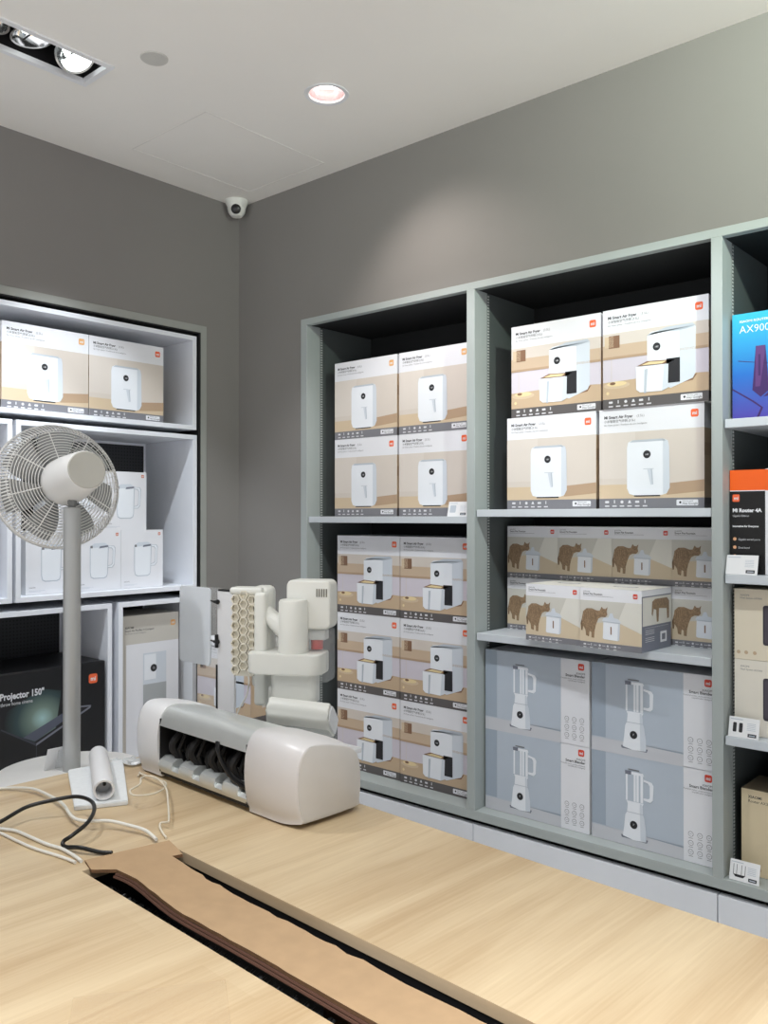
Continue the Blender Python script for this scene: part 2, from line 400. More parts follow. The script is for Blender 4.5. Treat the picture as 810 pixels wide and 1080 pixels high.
def cat_front():
    A = Art(.228, .205)
    A.rect(0, 1, .79, 1, I_white, 1); A.rect(0, 1, .10, .79, I_catwall, 1)
    A.poly([(0, .10), (1, .10), (1, .30), (.62, .46), (0, .40)], I_sand, 2); A.poly([(.62, .46), (1, .30), (1, .79), (.75, .79)], I_catwall2, 3)
    body = [(.05, .60), (.03, .48), (.05, .36), (.09, .29), (.10, .20), (.15, .185), (.16, .28), (.19, .26), (.19, .175), (.235, .17), (.245, .30), (.27, .40), (.31, .50),
            (.36, .53), (.42, .53), (.455, .57), (.445, .63), (.46, .70), (.425, .665), (.39, .665), (.36, .70), (.33, .63), (.28, .63), (.20, .66), (.11, .655)]
    A.poly(body, I_cat, 4)
    for k in range(7):
        u = .075+k*.03; A.poly([(u, .60-abs(k-3)*.01), (u+.008, .60), (u+.014, .50-.02*(k%2)), (u+.006, .47)], I_cat2, 5)
    A.poly([(.385, .60), (.40, .61), (.40, .595)], I_dark, 5); A.poly([(.03, .48), (.01, .40), (.02, .28), (.04, .28), (.05, .36)], I_cat2, 5)
    A.poly([(.38, .18), (.40, .165), (.62, .155), (.65, .175), (.66, .47), (.39, .48)], I_body, 4)
    A.poly([(.37, .475), (.40, .52), (.47, .53), (.50, .60), (.54, .60), (.56, .53), (.63, .515), (.675, .465), (.66, .45), (.38, .46)], I_body2, 5)
    A.poly([(.39, .465), (.66, .455), (.66, .44), (.39, .45)], I_body3, 6); A.rr(.505, .525, .25, .38, .0015, I_brown, 5)
    A.poly([(.62, .16), (.65, .175), (.66, .44), (.63, .445)], I_body2, 5)
    A.text('XIAOMI', .05, .925, .0075, I_grey, 2); A.text('Smart Pet Fountain', .05, .885, .0095, I_text, 2, bold=.015); A.rect(.05, .55, .862, .866, I_grey, 2)
    logo(A, .90, .90, .0165, I_red, 2)
    A.rect(0, 1, 0, .10, I_band, 3); icons(A, [.08, .19, .33, .46, .58], .055, .005, I_icon, 4)
    for u in (.12, .23, .37, .50, .62): A.rect(u, u+.05, .05, .058, I_icon, 4)
    return A
def cat_side():
    A = Art(.22, .205); A.rect(0, 1, 0, 1, I_slate, 1); A.rect(.04, 1, .42, .88, I_catwall2, 2); A.rect(.0, 1, .9, 1, I_white, 2)
    A.poly([(.35, .80), (.45, .84), (.85, .84), (.93, .78), (.92, .5), (.86, .48), (.84, .66), (.58, .68), (.56, .46), (.50, .46), (.48, .66), (.40, .68), (.36, .56), (.33, .60)], I_cat, 3)
    for v in (.34, .31, .28, .22, .19, .16): A.rect(.12, .42, v, v+.008, I_icon, 3)
    A.rect(.1, .9, .38, .384, I_icon, 3); A.rect(.62, .84, .11, .29, I_white, 3); A.rect(.67, .79, .15, .25, I_slate, 4)
    return A
def cat_top():
    A = Art(.228, .22); A.rect(0, 1, 0, 1, I_catwall2, 1); A.rr(.3, .7, .44, .56, .008, I_grey, 2); A.rr(.34, .66, .47, .53, .006, I_white, 3); return A

def blender_front():
    A = Art(.445, .31); A.rect(0, .745, 0, 1, I_blue, 1); A.rect(.745, 1, 0, 1, I_white, 1)
    A.rect(.12, .745, .15, 1, I_blue2, 2); A.poly([(0, 0), (.745, 0), (.745, .13), (.12, .16), (0, .15)], I_blue3, 3); A.poly([(0, .15), (.745, .15), (.745, .158), (0, .162)], I_body3, 4)
    A.poly([(.255, .08), (.46, .075), (.47, .11), (.25, .11)], I_slate, 4)
    A.poly([(.265, .10), (.275, .20), (.285, .34), (.30, .38), (.305, .47), (.295, .50), (.435, .50), (.425, .47), (.43, .38), (.44, .34), (.455, .20), (.455, .085), (.35, .075)], I_body, 5)
    A.poly([(.41, .09), (.455, .085), (.455, .20), (.44, .34), (.43, .38), (.42, .49), (.405, .49)], I_body2, 6); A.rect(.29, .435, .375, .382, I_body3, 7)
    A.poly([(.295, .50), (.285, .80), (.425, .80), (.435, .50)], I_blue2, 5)
    for u0, u1 in ((.29, .305), (.355, .372), (.378, .396), (.41, .432)): A.rect(u0, u1, .505, .80, I_body, 6)
    A.poly([(.28, .80), (.29, .83), (.43, .83), (.44, .80)], I_body, 6); A.rect(.285, .335, .795, .835, I_slate, 7); A.rect(.31, .40, .845, .858, I_grey, 6)
    A.poly([(.435, .77), (.50, .75), (.515, .72), (.51, .56), (.49, .53), (.435, .54), (.435, .565), (.475, .565), (.485, .58), (.485, .71), (.47, .735), (.435, .745)], I_body, 6)
    A.disc(.355, .245, .0135, I_dark, 7, 20); A.text('P', .355, .235, .010, I_icon, 8, align='c')
    logo(A, .93, .92, .024, I_red, 2)
    A.text('XIAOMI', .965, .83, .0105, I_text, 2, align='r'); A.text('Smart Blender', .965, .795, .0135, I_text, 2, bold=.02, align='r')
    A.text('Powerful motor, cooks and blends', .965, .765, .007, I_grey, 2, align='r'); A.text('Liquidificador inteligente', .965, .742, .007, I_grey, 2, align='r')
    for i, u in enumerate((.80, .868, .936)):
        for j, v in enumerate((.30, .205, .11)):
            A.disc(u, v, .009, I_grey, 2, 12); A.disc(u, v, .0075, I_white, 3, 12)
            A.rect(u-.008, u+.008, v-.002, v+.002, I_grey, 4); A.rect(u-.016, u+.016, v-.046, v-.041, I_grey, 2)
    return A
def kettle_front(dx=.0):
    A = Art(.217, .262); A.rect(0, 1, 0, 1, I_white, 1)
    A.poly([(.30, .72), (.72, .735), (.70, .28), (.68, .22), (.62, .195), (.38, .195), (.32, .22), (.30, .30)], I_body3, 2)
    A.poly([(.315, .71), (.70, .72), (.685, .28), (.665, .23), (.61, .21), (.39, .21), (.335, .23), (.315, .30)], I_body, 3)
    A.poly([(.29, .73), (.40, .785), (.62, .79), (.73, .745), (.70, .72), (.30, .71)], I_body2, 4)
    A.rect(.31, .36, .705, .745, I_grey, 5); A.poly([(.50, .70), (.70, .72), (.70, .75), (.52, .735)], I_slate, 5)
    A.poly([(.72, .74), (.84, .74), (.87, .70), (.85, .42), (.80, .37), (.70, .37), (.70, .41), (.77, .42), (.80, .45), (.81, .66), (.78, .695), (.72, .70)], I_body3, 4)
    A.poly([(.722, .735), (.83, .73), (.855, .69), (.84, .43), (.79, .38), (.70, .38), (.70, .40), (.775, .41), (.81, .44), (.82, .67), (.785, .71), (.725, .71)], I_body, 5)
    A.text('XIAOMI', .06, .10, .008, I_grey, 2); A.rect(.06, .38, .06, .064, I_body3, 2); A.rect(.06, .30, .045, .049, I_body3, 2)
    hw = .008
    logo(A, .91, .93, .014, ink('pale_brick', 206, 132, 110), 2); return A

# ------------------------------------------------------------------ room shell
CE = 3.04
def shell(name, boxes, m):
    bm = bmesh.new()
    for b in boxes: box(bm, *b)
    return structure(mesh_obj(name, bm, m))
NA0, NA1, NZ0, NZ1 = -2.75, -.20, .05, 2.413       # niche in the left wall
NB0, NB1, NBZ1 = .449, 4.05, 2.413                 # niche in the right wall
shell('wall_left', [(-.5, 0, NA1, .5, 0, CE), (-.5, 0, NA0, NA1, NZ1, CE), (-.5, 0, NA0, NA1, 0, NZ0), (-.5, 0, -3.4, NA0, 0, CE), (-.5, -.44, NA0, NA1, NZ0, NZ1)], M_wall)
shell('wall_right', [(0, NB0, 0, .5, 0, CE), (NB0, NB1, 0, .5, NBZ1, CE), (NB1, 4.6, 0, .5, 0, CE), (NB0, NB1, .46, .5, 0, NBZ1)], M_wall)
# ceiling slab with the openings of the lamp box and of the downlight
LX0, LX1, LY0, LY1 = .552, .722, -1.60, -1.150
DLX, DLY, DLR = 1.144, -.527, .067
bm = bmesh.new()
for b in [(-.5, LX0, -3.4, .5), (LX0, LX1, LY1, .5), (LX0, LX1, -3.4, LY0), (LX1, 1.0, -3.4, .5), (1.3, 4.6, -3.4, .5), (1.0, 1.3, -3.4, -.68), (1.0, 1.3, -.38, .5)]:
    box(bm, *b, CE, CE+.12)
# square with round hole, z = CE, plus its shaft
n = 40
inner = [bm.verts.new((DLX+DLR*math.cos(2*PI*k/n), DLY+DLR*math.sin(2*PI*k/n), CE)) for k in range(n)]
up = [bm.verts.new((v.co.x, v.co.y, CE+.12)) for v in inner]
def sq(k):
    a = 2*PI*k/n; c, si = math.cos(a), math.sin(a); m_ = max(abs(c), abs(si)); x = 1.15+.15*c/m_; y = -.53+.15*si/m_
    return x, y
outer = [bm.verts.new((*sq(k), CE)) for k in range(n)]
for k in range(n):
    j = (k+1) % n
    bm.faces.new((inner[k], inner[j], outer[j], outer[k])); bm.faces.new((inner[k], up[k], up[j], inner[j]))
structure(mesh_obj('ceiling', bm, M_ceil, fix=False))
boxobj('floor', (-.5, 4.6, -3.4, .5, -.08, 0), M_floor)['kind'] = 'structure'

# access panel in the ceiling, a fine shadow gap around it
bm = bmesh.new()
for b in [(.70, .704, -.73, -.10), (.20, .204, -.73, -.10), (.20, .704, -.734, -.73), (.20, .704, -.104, -.10)]:
    box(bm, *b, CE-.0012, CE+.002)
o = structure(mesh_obj('trim_1', bm, mat('ceiling_joint', s(222, 219, 213), .9)))

# ------------------------------------------------------------------ grey trim around the left niche
bm = bmesh.new(); t_ = .034
for b in [(-.40, .004, NA1-t_, NA1, NZ0, NZ1), (-.40, .004, NA0, NA1-t_, NZ1-t_, NZ1)]: box(bm, *b, bev=.001, seg=1)
structure(mesh_obj('trim_2', bm, M_frameL))
bm = bmesh.new()
for b in [(-.43, -.42, NA0, NA1-t_, NZ0, NZ1-t_), (-.42, .003, NA0, NA1-t_-.0005, NZ1-t_-.006, NZ1-t_-.0005), (-.42, .003, NA1-t_-.012, NA1-t_-.0005, NZ0, NZ1-t_-.006)]: box(bm, *b)
structure(mesh_obj('trim_3', bm, M_black))

# ------------------------------------------------------------------ white display cubes in the left niche
M_peg = dots_mat('dark_perforated_board', s(40, 42, 46), s(14, 14, 16), .016, .25, 'YZ')
def display_cube(y0, y1, z0, z1, label, peg=True, t=.021):
    r = empty('display_cube', (-.19, (y0+y1)/2, z0), label, 'shelf cube', 'white display cubes in the left wall')
    def loc(b): return (b[0]+.19, b[1]+.19, b[2]-(y0+y1)/2, b[3]-(y0+y1)/2, b[4]-z0, b[5]-z0)
    X0 = -.40
    for nm, b in (('top_panel', (X0, 0, y0, y1, z1-t, z1)), ('bottom_panel', (X0, 0, y0, y1, z0, z0+t)),
                  ('side_panel', (X0, 0, y0, y0+t, z0+t, z1-t)), ('side_panel', (X0, 0, y1-t, y1, z0+t, z1-t))):
        boxobj(nm, loc(b), M_cube, r, bev=.0012)
    bp = boxobj('back_panel', loc((X0-.01, X0, y0, y1, z0, z1)), M_cube if not peg else M_cube, r)
    if peg:
        e = .012; boxobj('perforated_board', loc((X0, X0+.004, y0+t+e, y1-t-e, z0+t+e*.2, z1-t-e)), M_peg, bp)
    return r
display_cube(-1.62, -.256, 1.913, 2.358, 'wide white open cube at the top, holding the two air fryer boxes')
display_cube(-1.128, -.253, 1.158, 1.889, 'white open cube behind the fan, holding the stack of kettle boxes')
display_cube(-2.00, -1.142, 1.158, 1.889, 'white open cube cut off by the left frame edge, left of the kettle cube')
display_cube(-.668, -.256, .36, 1.124, 'narrow white open cube holding the tall beige box')
display_cube(-1.66, -.700, .36, 1.124, 'low white open cube holding the black projector box')
pl = boxobj('cube_plinth', (-.40, -.01, -1.66, -.256, .05, .355), M_plinth, bev=.002)
tag(pl, 'pale plinth under the lowest white cubes of the left wall', 'plinth')

# ------------------------------------------------------------------ built-in grey shelving of the right wall
SH = empty('built_in_shelving', (2.25, .2, .331), 'built-in grey metal shelving with black back filling the right wall', 'shelving')
def shp(name, b, m, bev=.001, parent=None):
    bm = bmesh.new(); box(bm, b[0]-2.25, b[1]-2.25, b[2]-.2, b[3]-.2, b[4]-.331, b[5]-.331, bev=bev, seg=1)
    return mesh_obj(name, bm, m, parent or SH)
D = .45
ups = [(.449, .489), (1.390, 1.427), (2.341, 2.376), (3.29, 3.325), (4.01, 4.05)]
shp('top_rail', (.449, 4.05, -.002, .03, 2.385, 2.413), M_frame)
shp('top_panel', (.489, 4.01, .03, D, 2.385, 2.413), M_back)
shp('bottom_panel', (.449, 4.05, -.002, D, .331, .366), M_frame)
shp('back_panel', (.489, 4.01, D-.012, D, .366, 2.385), M_back)
M_perf = dots_mat('perforated_upright_strip', s(78, 83, 83), s(176, 180, 178), .0115, .3, 'Z')
for i, (a, b) in enumerate(ups):
    u = shp('upright', (a, b, -.002, .085, .366, 2.385), M_frame if i < 0 else M_frame)
    pn = shp('side_panel', (a+.013, b, .085, D-.012, .366, 2.385), M_side)
    if i < 4: shp('perforated_strip', (b, b+.0015, .088, .098, .37, 2.38), M_perf, 0, pn)
def board(x0, x1, zt, th=.028, label=None):
    return shp('shelf_board', (x0+.004, x1-.004, .006, D-.014, zt-th, zt), M_board, .0015)
board(.489, 1.390, 1.503); board(1.427, 2.341, 1.529); board(1.427, 2.341, 1.052)
for z in (1.808, 1.320, .813): board(2.376, 3.29, z)
# plinth panels below, standing separately under the shelving
g = 'pale plinth panels under the right shelving'
for a, b, lb in ((.452, 1.414, 'pale plinth panel below the shelving, left one, beside the white device'), (1.417, 2.354, 'pale plinth panel below the shelving, middle one, under the blender boxes'), (2.357, 3.30, 'pale plinth panel below the shelving, right one, at the right picture edge')):
    tag(boxobj('plinth_panel', (a, b, .002, .03, 0, .310), M_plinth, bev=.0015), lb, 'plinth', g)
boxobj('trim_4', (.452, 4.04, .04, .45, .0, .331), M_black)['kind'] = 'structure'

# ------------------------------------------------------------------ air fryer boxes
M_boxdark = mat('carton_grey', s(150, 150, 152), .6)
fc = carton('air_fryer_box', .372, .33, .349, M_paper, fryer_closed(), fryer_side(), fryer_side())
fcg = carton('air_fryer_box', .372, .33, .349, M_paper, fryer_closed(I_gold), fryer_side(), fryer_side())
fo = carton('air_fryer_box', .372, .33, .349, M_paper, fryer_open(), fryer_side(), fryer_side())
G = 'air fryer boxes in the left bay'
Y = .085
place(fcg, (.585, Y, 1.854), 'air fryer box showing closed white fryer, left bay upper shelf, top left', 'box', G)
place(fcg, (.972, Y, 1.854), 'air fryer box showing closed white fryer, left bay upper shelf, top right', 'box', G)
place(fc, (.585, Y, 1.504), 'air fryer box showing closed white fryer, left bay upper shelf, bottom left', 'box', G)
place(fc, (.972, Y, 1.504), 'air fryer box with closed fryer picture and a price card before its lower right corner', 'box', G)
for r_, z in enumerate((.3665, .7165, 1.0665)):
    row = ('bottom', 'middle', 'top')[r_]
    place(fo, (.594, Y+.008, z), f'air fryer box showing open drawer, left bay lower stack, {row} row left', 'box', G)
    place(fo, (.975, Y+.004, z), f'air fryer box showing open drawer, left bay lower stack, {row} row right', 'box', G)
G = 'air fryer boxes in the middle bay'
place(fc, (1.527, .075, 1.530), 'air fryer box showing closed fryer, middle bay, under the left open-drawer box', 'box', G)
place(fc, (1.915, .075, 1.530), 'air fryer box showing closed fryer, middle bay, under the right open-drawer box', 'box', G)
place(fo, (1.545, .078, 1.880), 'air fryer box showing open drawer, middle bay top left', 'box', G)
place(fo, (1.932, .070, 1.880), 'air fryer box showing open drawer, middle bay top right', 'box', G)
G = 'air fryer boxes in the white cube'
place(fc, (-.035, -.792, 1.9345), 'air fryer box with closed fryer picture, right one in top white cube', 'box', G, PI/2)
place(fcg, (-.035, -1.171, 1.9345), 'air fryer box with closed fryer picture, left one in top white cube', 'box', G, PI/2)
G = 'air fryer boxes stacked in the room corner'
for k, z in enumerate((.0, .2505, .6)):
    if k == 0: continue
    place(fo, (.115, -.333, z), ('lower' if k == 1 else 'upper')+' open-drawer air fryer box in the corner behind the vacuum', 'box', G)
st = carton('corner_riser', .40, .32, .25, M_card)
st.location = (.10, -.33, 0); tag(st, 'brown carton on the floor under the corner stack of fryer boxes', 'box')

# ------------------------------------------------------------------ pet fountain boxes
cb = carton('pet_fountain_box', .226, .22, .205, M_paper, cat_front(), cat_side(), cat_side(), cat_top())
G = 'pet fountain boxes with a cat picture'
for c_ in range(4):
    for r_ in range(2):
        pos = ('leftmost', 'second from left', 'third from left', 'rightmost')[c_]
        lb = f'shaded cat fountain box in the back row, {"upper" if r_ else "lower"} tier, {pos}'
        place(cb, (1.447+c_*.2265, .199, 1.0525+r_*.2065), lb, 'box', G)
place(cb, (1.672, -.024, 1.0525), 'bright cat fountain box pulled forward, left of the front pair', 'box', G, -math.radians(3))
place(cb, (1.9035, -.045, 1.0525), 'bright cat fountain box pulled forward, right of the front pair, side label visible', 'box', G, -math.radians(2))

# ------------------------------------------------------------------ blender boxes
bb = carton('blender_box', .445, .30, .3075, M_paper, blender_front())
G = 'blender boxes on the bottom shelf'
for x, cn in ((1.437, 'left'), (1.893, 'right')):
    for z, rn in ((.367, 'lower'), (.6755, 'upper')):
        place(bb, (x, .058, z), f'blue-grey blender box, {rn} {cn} one on the bottom shelf', 'box', G)

# ------------------------------------------------------------------ kettle boxes
kb = carton('kettle_box', .217, .20, .2615, M_paper, kettle_front())
G = 'white kettle boxes in the cube behind the fan'
for y, lb in ((-.619, 'white kettle box, bottom row right end'), (-.838, 'white kettle box, bottom row, right of the fan pole'), (-1.058, 'white kettle box, bottom row left end, behind the fan pole')):
    place(kb, (-.06, y, 1.180), lb, 'box', G, PI/2)
for y, lb in ((-.708, 'white kettle box, upper row right end, under the black board'), (-.928, 'white kettle box, upper row, behind the fan guard')):
    place(kb, (-.06, y, 1.442), lb, 'box', G, PI/2)
# box in the left, cut cube
A = Art(.30, .42); A.rect(0, 1, 0, 1, I_white, 1); A.rr(.3, .8, .25, .7, .02, I_body2, 2); A.rect(.82, .95, .08, .10, I_slate, 2)
xb = carton('white_product_box', .30, .22, .42, M_paper, A); xb.location = (-.06, -1.50, 1.180); xb.rotation_euler = (0, 0, PI/2)
tag(xb, 'white product box in the cut cube at the left picture edge', 'box')

# ------------------------------------------------------------------ tall purifier box
A = Art(.308, .675)
I_beige = ink('beige_paper', 196, 192, 184)
A.rect(0, 1, 0, 1, I_beige, 1); A.rect(.10, 1, 0, .81, I_white, 2); A.rect(.38, .78, .30, .74, I_body2, 3); A.rect(.40, .60, .56, .73, I_body, 4)
A.rect(.38, .78, .20, .53, ink('mid_grey', 168, 172, 174), 4); A.disc(.56, .635, .017, I_dark, 5, 24); A.text('12', .56, .628, .013, I_icon, 6, align='c')
A.text('XIAOMI', .08, .915, .013, I_text, 2, bold=.02); A.text('Smart Air Purifier 4 Compact', .08, .895, .0125, I_text, 2, bold=.01); A.text('Purificador de aire inteligente', .08, .878, .009, I_grey, 2)
logo(A, .90, .93, .026, I_gold, 2)
tb = carton('tall_appliance_box', .308, .24, .675, mat('carton_beige', s(182, 178, 170), .6), A); tb.location = (-.035, -.640, .382); tb.rotation_euler = (0, 0, PI/2)
tag(tb, 'tall beige and white box with round black display in the narrow cube', 'box')

# ------------------------------------------------------------------ projector box
def glow_mat():
    m = bpy.data.materials.new('print_projector_beam'); m.use_nodes = True; nt = m.node_tree; b = nt.nodes['Principled BSDF']; b.inputs['Roughness'].default_value = .3
    tc = nt.nodes.new('ShaderNodeTexCoord'); mp = nt.nodes.new('ShaderNodeMapping'); mp.vector_type = 'POINT'
    mp.inputs['Location'].default_value = (-1.95, 0, -1.98); mp.inputs['Scale'].default_value = (6.2, 0, 6.6)
    g = nt.nodes.new('ShaderNodeTexGradient'); g.gradient_type = 'SPHERICAL'; r = nt.nodes.new('ShaderNodeValToRGB')
    e = r.color_ramp.elements; e[0].position = 0; e[0].color = (*s(17, 17, 20), 1); e[1].position = 1; e[1].color = (*s(170, 205, 205), 1)
    x = e.new(.35); x.color = (*s(52, 72, 74), 1); x = e.new(.7); x.color = (*s(116, 136, 126), 1)
    nt.links.new(tc.outputs['Object'], mp.inputs['Vector']); nt.links.new(mp.outputs[0], g.inputs['Vector']); nt.links.new(g.outputs['Fac'], r.inputs['Fac']); nt.links.new(r.outputs['Color'], b.inputs['Base Color'])
    return m
M_night = mat('black_gloss_carton', s(17, 17, 20), .32, noise=.02)
PW, PH = .60, .50
A = Art(PW, PH)
I_n1 = ink('night_blue', 56, 58, 68, .3); I_n2 = ink('night_line', 122, 124, 136, .3); I_n3 = ink('night_panel', 86, 90, 106, .3); I_n4 = ink('night_front', 22, 22, 26, .3)
A.poly([(-.0+.02, .69), (.30, .80), (.60, .80), (.875, .64), (.48, .385)], I_n4, 1)
A.poly([(.25, .56), (.47, .42), (.62, .50), (.66, .80), (.52, .84), (.28, .70)], glow_mat(), 2)
A.poly([(.39, .47), (.475, .425), (.80, .62), (.73, .64)], I_n3, 3)
A.poly([(.48, .385), (.482, .405), (.885, .635), (.88, .615)], I_n2, 4); A.poly([(.24, .56), (.24, .572), (.482, .405), (.48, .385)], I_n1, 4); A.poly([(.73, .64), (.88, .625), (.885, .637), (.73, .652)], I_n2, 4)
A.poly([(.48, .385), (.484, .385), (.484, .20), (.48, .20)], I_n1, 4)
A.text('Mi 4K Laser Projector 150"', .535, .795, .037, I_white, 5, bold=.035, align='r', sx=.82)
A.text('Ultra short throw home cinema', .455, .745, .020, I_icon, 5, bold=.01, align='r', sx=.8)
logo(A, .90, .86, .040, I_orange, 3)
pb = carton('projector_box', PW, .36, PH, M_night, A, bev=.006)
pb.location = (-.0, -1.331, .3815); pb.rotation_euler = (0, 0, PI/2)
tag(pb, 'large black projector box behind the fan pole', 'box')

# ------------------------------------------------------------------ right bay boxes
def blue_mat():
    m = bpy.data.materials.new('print_blue_fade'); m.use_nodes = True; nt = m.node_tree; b = nt.nodes['Principled BSDF']; b.inputs['Roughness'].default_value = .35
    tc = nt.nodes.new('ShaderNodeTexCoord'); sx = nt.nodes.new('ShaderNodeSeparateXYZ'); mr = nt.nodes.new('ShaderNodeMapRange'); mr.inputs['From Max'].default_value = .335
    r = nt.nodes.new('ShaderNodeValToRGB'); e = r.color_ramp.elements
    e[0].position = 0; e[0].color = (*s(78, 66, 158), 1); e[1].position = 1; e[1].color = (*s(52, 176, 214), 1); x = e.new(.42); x.color = (*s(36, 104, 186), 1)
    nt.links.new(tc.outputs['Object'], sx.inputs[0]); nt.links.new(sx.outputs['Z'], mr.inputs['Value']); nt.links.new(mr.outputs[0], r.inputs['Fac']); nt.links.new(r.outputs['Color'], b.inputs['Base Color'])
    return m
BM = blue_mat()
A = Art(.36, .335); A.rect(0, 1, 0, 1, BM, 1)
A.text('XIAOMI ROUTER', .06, .915, .0105, I_white, 2, bold=.02, sx=1.1); A.text('AX9000', .06, .815, .034, I_white, 2, bold=-.008, sx=.95)
I_pur = ink('purple_dark', 60, 34, 92); I_pur2 = ink('purple', 88, 54, 112)
A.poly([(.17, .27), (.20, .68), (.28, .68), (.31, .26), (.24, .20)], I_pur, 2); A.poly([(.20, .68), (.28, .68), (.275, .60), (.235, .30), (.195, .30)], I_pur2, 3); A.rect(.22, .24, .40, .60, I_pur, 4)
A.poly([(.26, .2), (.9, .28), (.9, .40), (.5, .42)], I_pur, 2)
for p in ([(.0, .30), (.18, .17), (.26, .10), (.22, .0), (.20, .0), (.24, .10), (.17, .16), (.0, .285)], [(.05, .56), (.35, .50), (.35, .495), (.05, .553)]): A.poly(p, I_pur, 2)
rb = carton('router_box', .36, .16, .335, BM, A, bev=.002); rb.location = (2.386, .06, 1.809)
tag(rb, 'bright blue and purple router box on the upper right shelf', 'box')
# black / orange box
I_or2 = ink('strong_orange', 238, 96, 20); I_nb = ink('label_black', 12, 12, 13)
A = Art(.108, .328); A.rect(0, 1, 0, .80, I_nb, 1); A.rect(0, 1, .80, 1, I_or2, 1); A.rect(0, 1, .795, .803, I_white, 2)
A.rr(.08, .28, .695, .765, .003, I_orange, 2); A.text('mi', .18, .715, .014, I_white, 3, bold=.03, align='c')
A.text('Mi Router 4A', .08, .595, .0158, I_white, 2, bold=.05); A.text('Gigabit Edition', .08, .55, .0085, I_icon, 2)
A.text('Innovative for Everyone', .08, .45, .0082, I_white, 2, bold=.04)
for v, t in ((.335, 'Gigabit wired ports'), (.255, 'Dual-band'), (.17, 'High gain')): A.disc(.14, v, .0055, ink('peach', 226, 170, 130), 2, 12); A.text(t, .24, v-.012, .0085, I_icon, 2)
ob = carton('router_box', .106, .2, .328, ink('label_black', 12, 12, 13), A); ob.location = (2.3785, .055, 1.321)
tag(ob, 'black router box with orange top band on the right shelf', 'box')
A = Art(.22, .328); A.rect(0, 1, 0, .80, I_white, 1); A.rect(0, 1, .80, 1, I_or2, 1)
A.rr(.2, .8, .2, .6, .01, I_body2, 2); A.rect(.3, .33, .5, .75, I_body2, 2); A.rect(.67, .7, .5, .75, I_body2, 2)
ob = carton('router_box', .22, .2, .330, I_white, A); ob.location = (2.486, .055, 1.321)
tag(ob, 'white router box with orange top band at the right picture edge', 'box')
# cream boxes
M_creambox = mat('carton_cream', s(214, 204, 184), .6)
def cream_front(shade):
    A = Art(.26, .222 if shade else .236); A.rect(0, 1, 0, 1, I_cream if shade else ink('pale_cream', 226, 220, 208), 1)
    A.rr(.335, .9, .22, .78, .008, ink('router_slate', 58, 54, 64), 2); A.rr(.355, .88, .25, .75, .008, ink('router_slate2', 74, 68, 80), 3)
    A.text('XIAOMI', .07, .90, .008, I_grey, 2); A.text('Mesh System AX3000', .07, .86, .0075, I_grey, 2)
    for u in (.05, .14, .24): A.disc(u, .10, .006, I_counter, 2, 10)
    return A
c1 = carton('mesh_router_box', .26, .2, .222, M_creambox, cream_front(True)); c1.location = (2.390, .06, 1.0515)
tag(c1, 'cream box with dark router picture, upper of two on the right shelf', 'box', 'cream router boxes')
c2 = carton('mesh_router_box', .26, .2, .236, M_creambox, cream_front(False)); c2.location = (2.390, .06, .8145)
tag(c2, 'pale cream box with dark router picture, lower of two on the right shelf', 'box', 'cream router boxes')
A = Art(.30, .27); A.rect(0, 1, 0, 1, ink('sandy_cream', 214, 198, 166), 1); A.text('XIAOMI', .07, .90, .012, I_text, 2, bold=.02); A.text('Router AX3000', .07, .85, .012, I_text, 2); A.disc(.18, .08, .007, I_counter, 2, 12); A.disc(.36, .08, .007, I_counter, 2, 12); A.rr(.5, .9, .3, .6, .01, I_white, 2)
c3 = carton('mesh_router_box', .30, .17, .272, mat('carton_sand', s(120, 108, 88), .6), A); c3.location = (2.402, .085, .367)
tag(c3, 'sandy cream router box on the bottom right shelf behind a price card', 'box')
c4 = carton('mesh_router_box', .30, .12, .31, mat('carton_sand_dark', s(140, 128, 106), .6)); c4.location = (2.46, .29, .367)
tag(c4, 'dark sandy box behind the one on the bottom right shelf', 'box')

# ------------------------------------------------------------------ price cards
def price_card(w, h, loc, rz, label, kind=0, tilt=14, group='price cards'):
    r = empty('price_card', loc, label, 'price card', group, rz)
    bm = bmesh.new(); mats = [M_white]
    c, si = math.cos(math.radians(tilt)), math.sin(math.radians(tilt))
    V = Vector((0, si, c)); N = Vector((0, -c, si))
    vs = []
    for d in (0, .0025):
        for u, v in ((0, 0), (w, 0), (w, h), (0, h)): vs.append(bm.verts.new(Vector((u, 0, 0))+V*v-N*d))
    for q in ((0, 1, 2, 3), (7, 6, 5, 4), (0, 4, 5, 1), (1, 5, 6, 2), (2, 6, 7, 3), (3, 7, 4, 0)): bm.faces.new([vs[i] for i in q])
    bmesh.ops.recalc_face_normals(bm, faces=bm.faces)
    A = Art(w, h)
    A.rect(.64, .92, .08, .24, I_dark, 1); A.rect(.68, .88, .13, .18, I_body3, 2)
    if kind == 1:
        A.rr(.14, .26, .25, .72, .003, I_dark, 1); A.rr(.34, .46, .25, .72, .003, I_dark, 1)
    elif kind == 2:
        A.poly([(.12, .30), (.20, .18), (.46, .18), (.54, .30)], I_dark, 1)
        for u in (.13, .24, .40, .52): A.rect(u-.008, u+.008, .28, .78, I_dark, 1)
    elif kind == 3: A.rr(.1, .4, .25, .75, .004, I_body3, 1)
    for v in (.72, .64, .56, .48, .40): A.rect(.6, .88, v, v+.025, I_body3, 1)
    A.rect(.05, .45, .86, .90, I_body3, 1)
    A.build(bm, mats, (0, 0, 0), (1, 0, 0), V, N)
    mesh_obj('card', bm, mats, r, fix=False)
    bm = bmesh.new()   # folded support behind
    prism(bm, [(.003, 0), (h*si+.0035, h*c*.9), (h*si+.03, .0015), (h*si+.03, 0)], w*.35, w*.65, 'X')
    mesh_obj('support', bm, M_clear, r); return r
price_card(.098, .060, (1.270, .03, 1.5035), 0, 'white price card in front of the closed fryer box, left bay', 3)
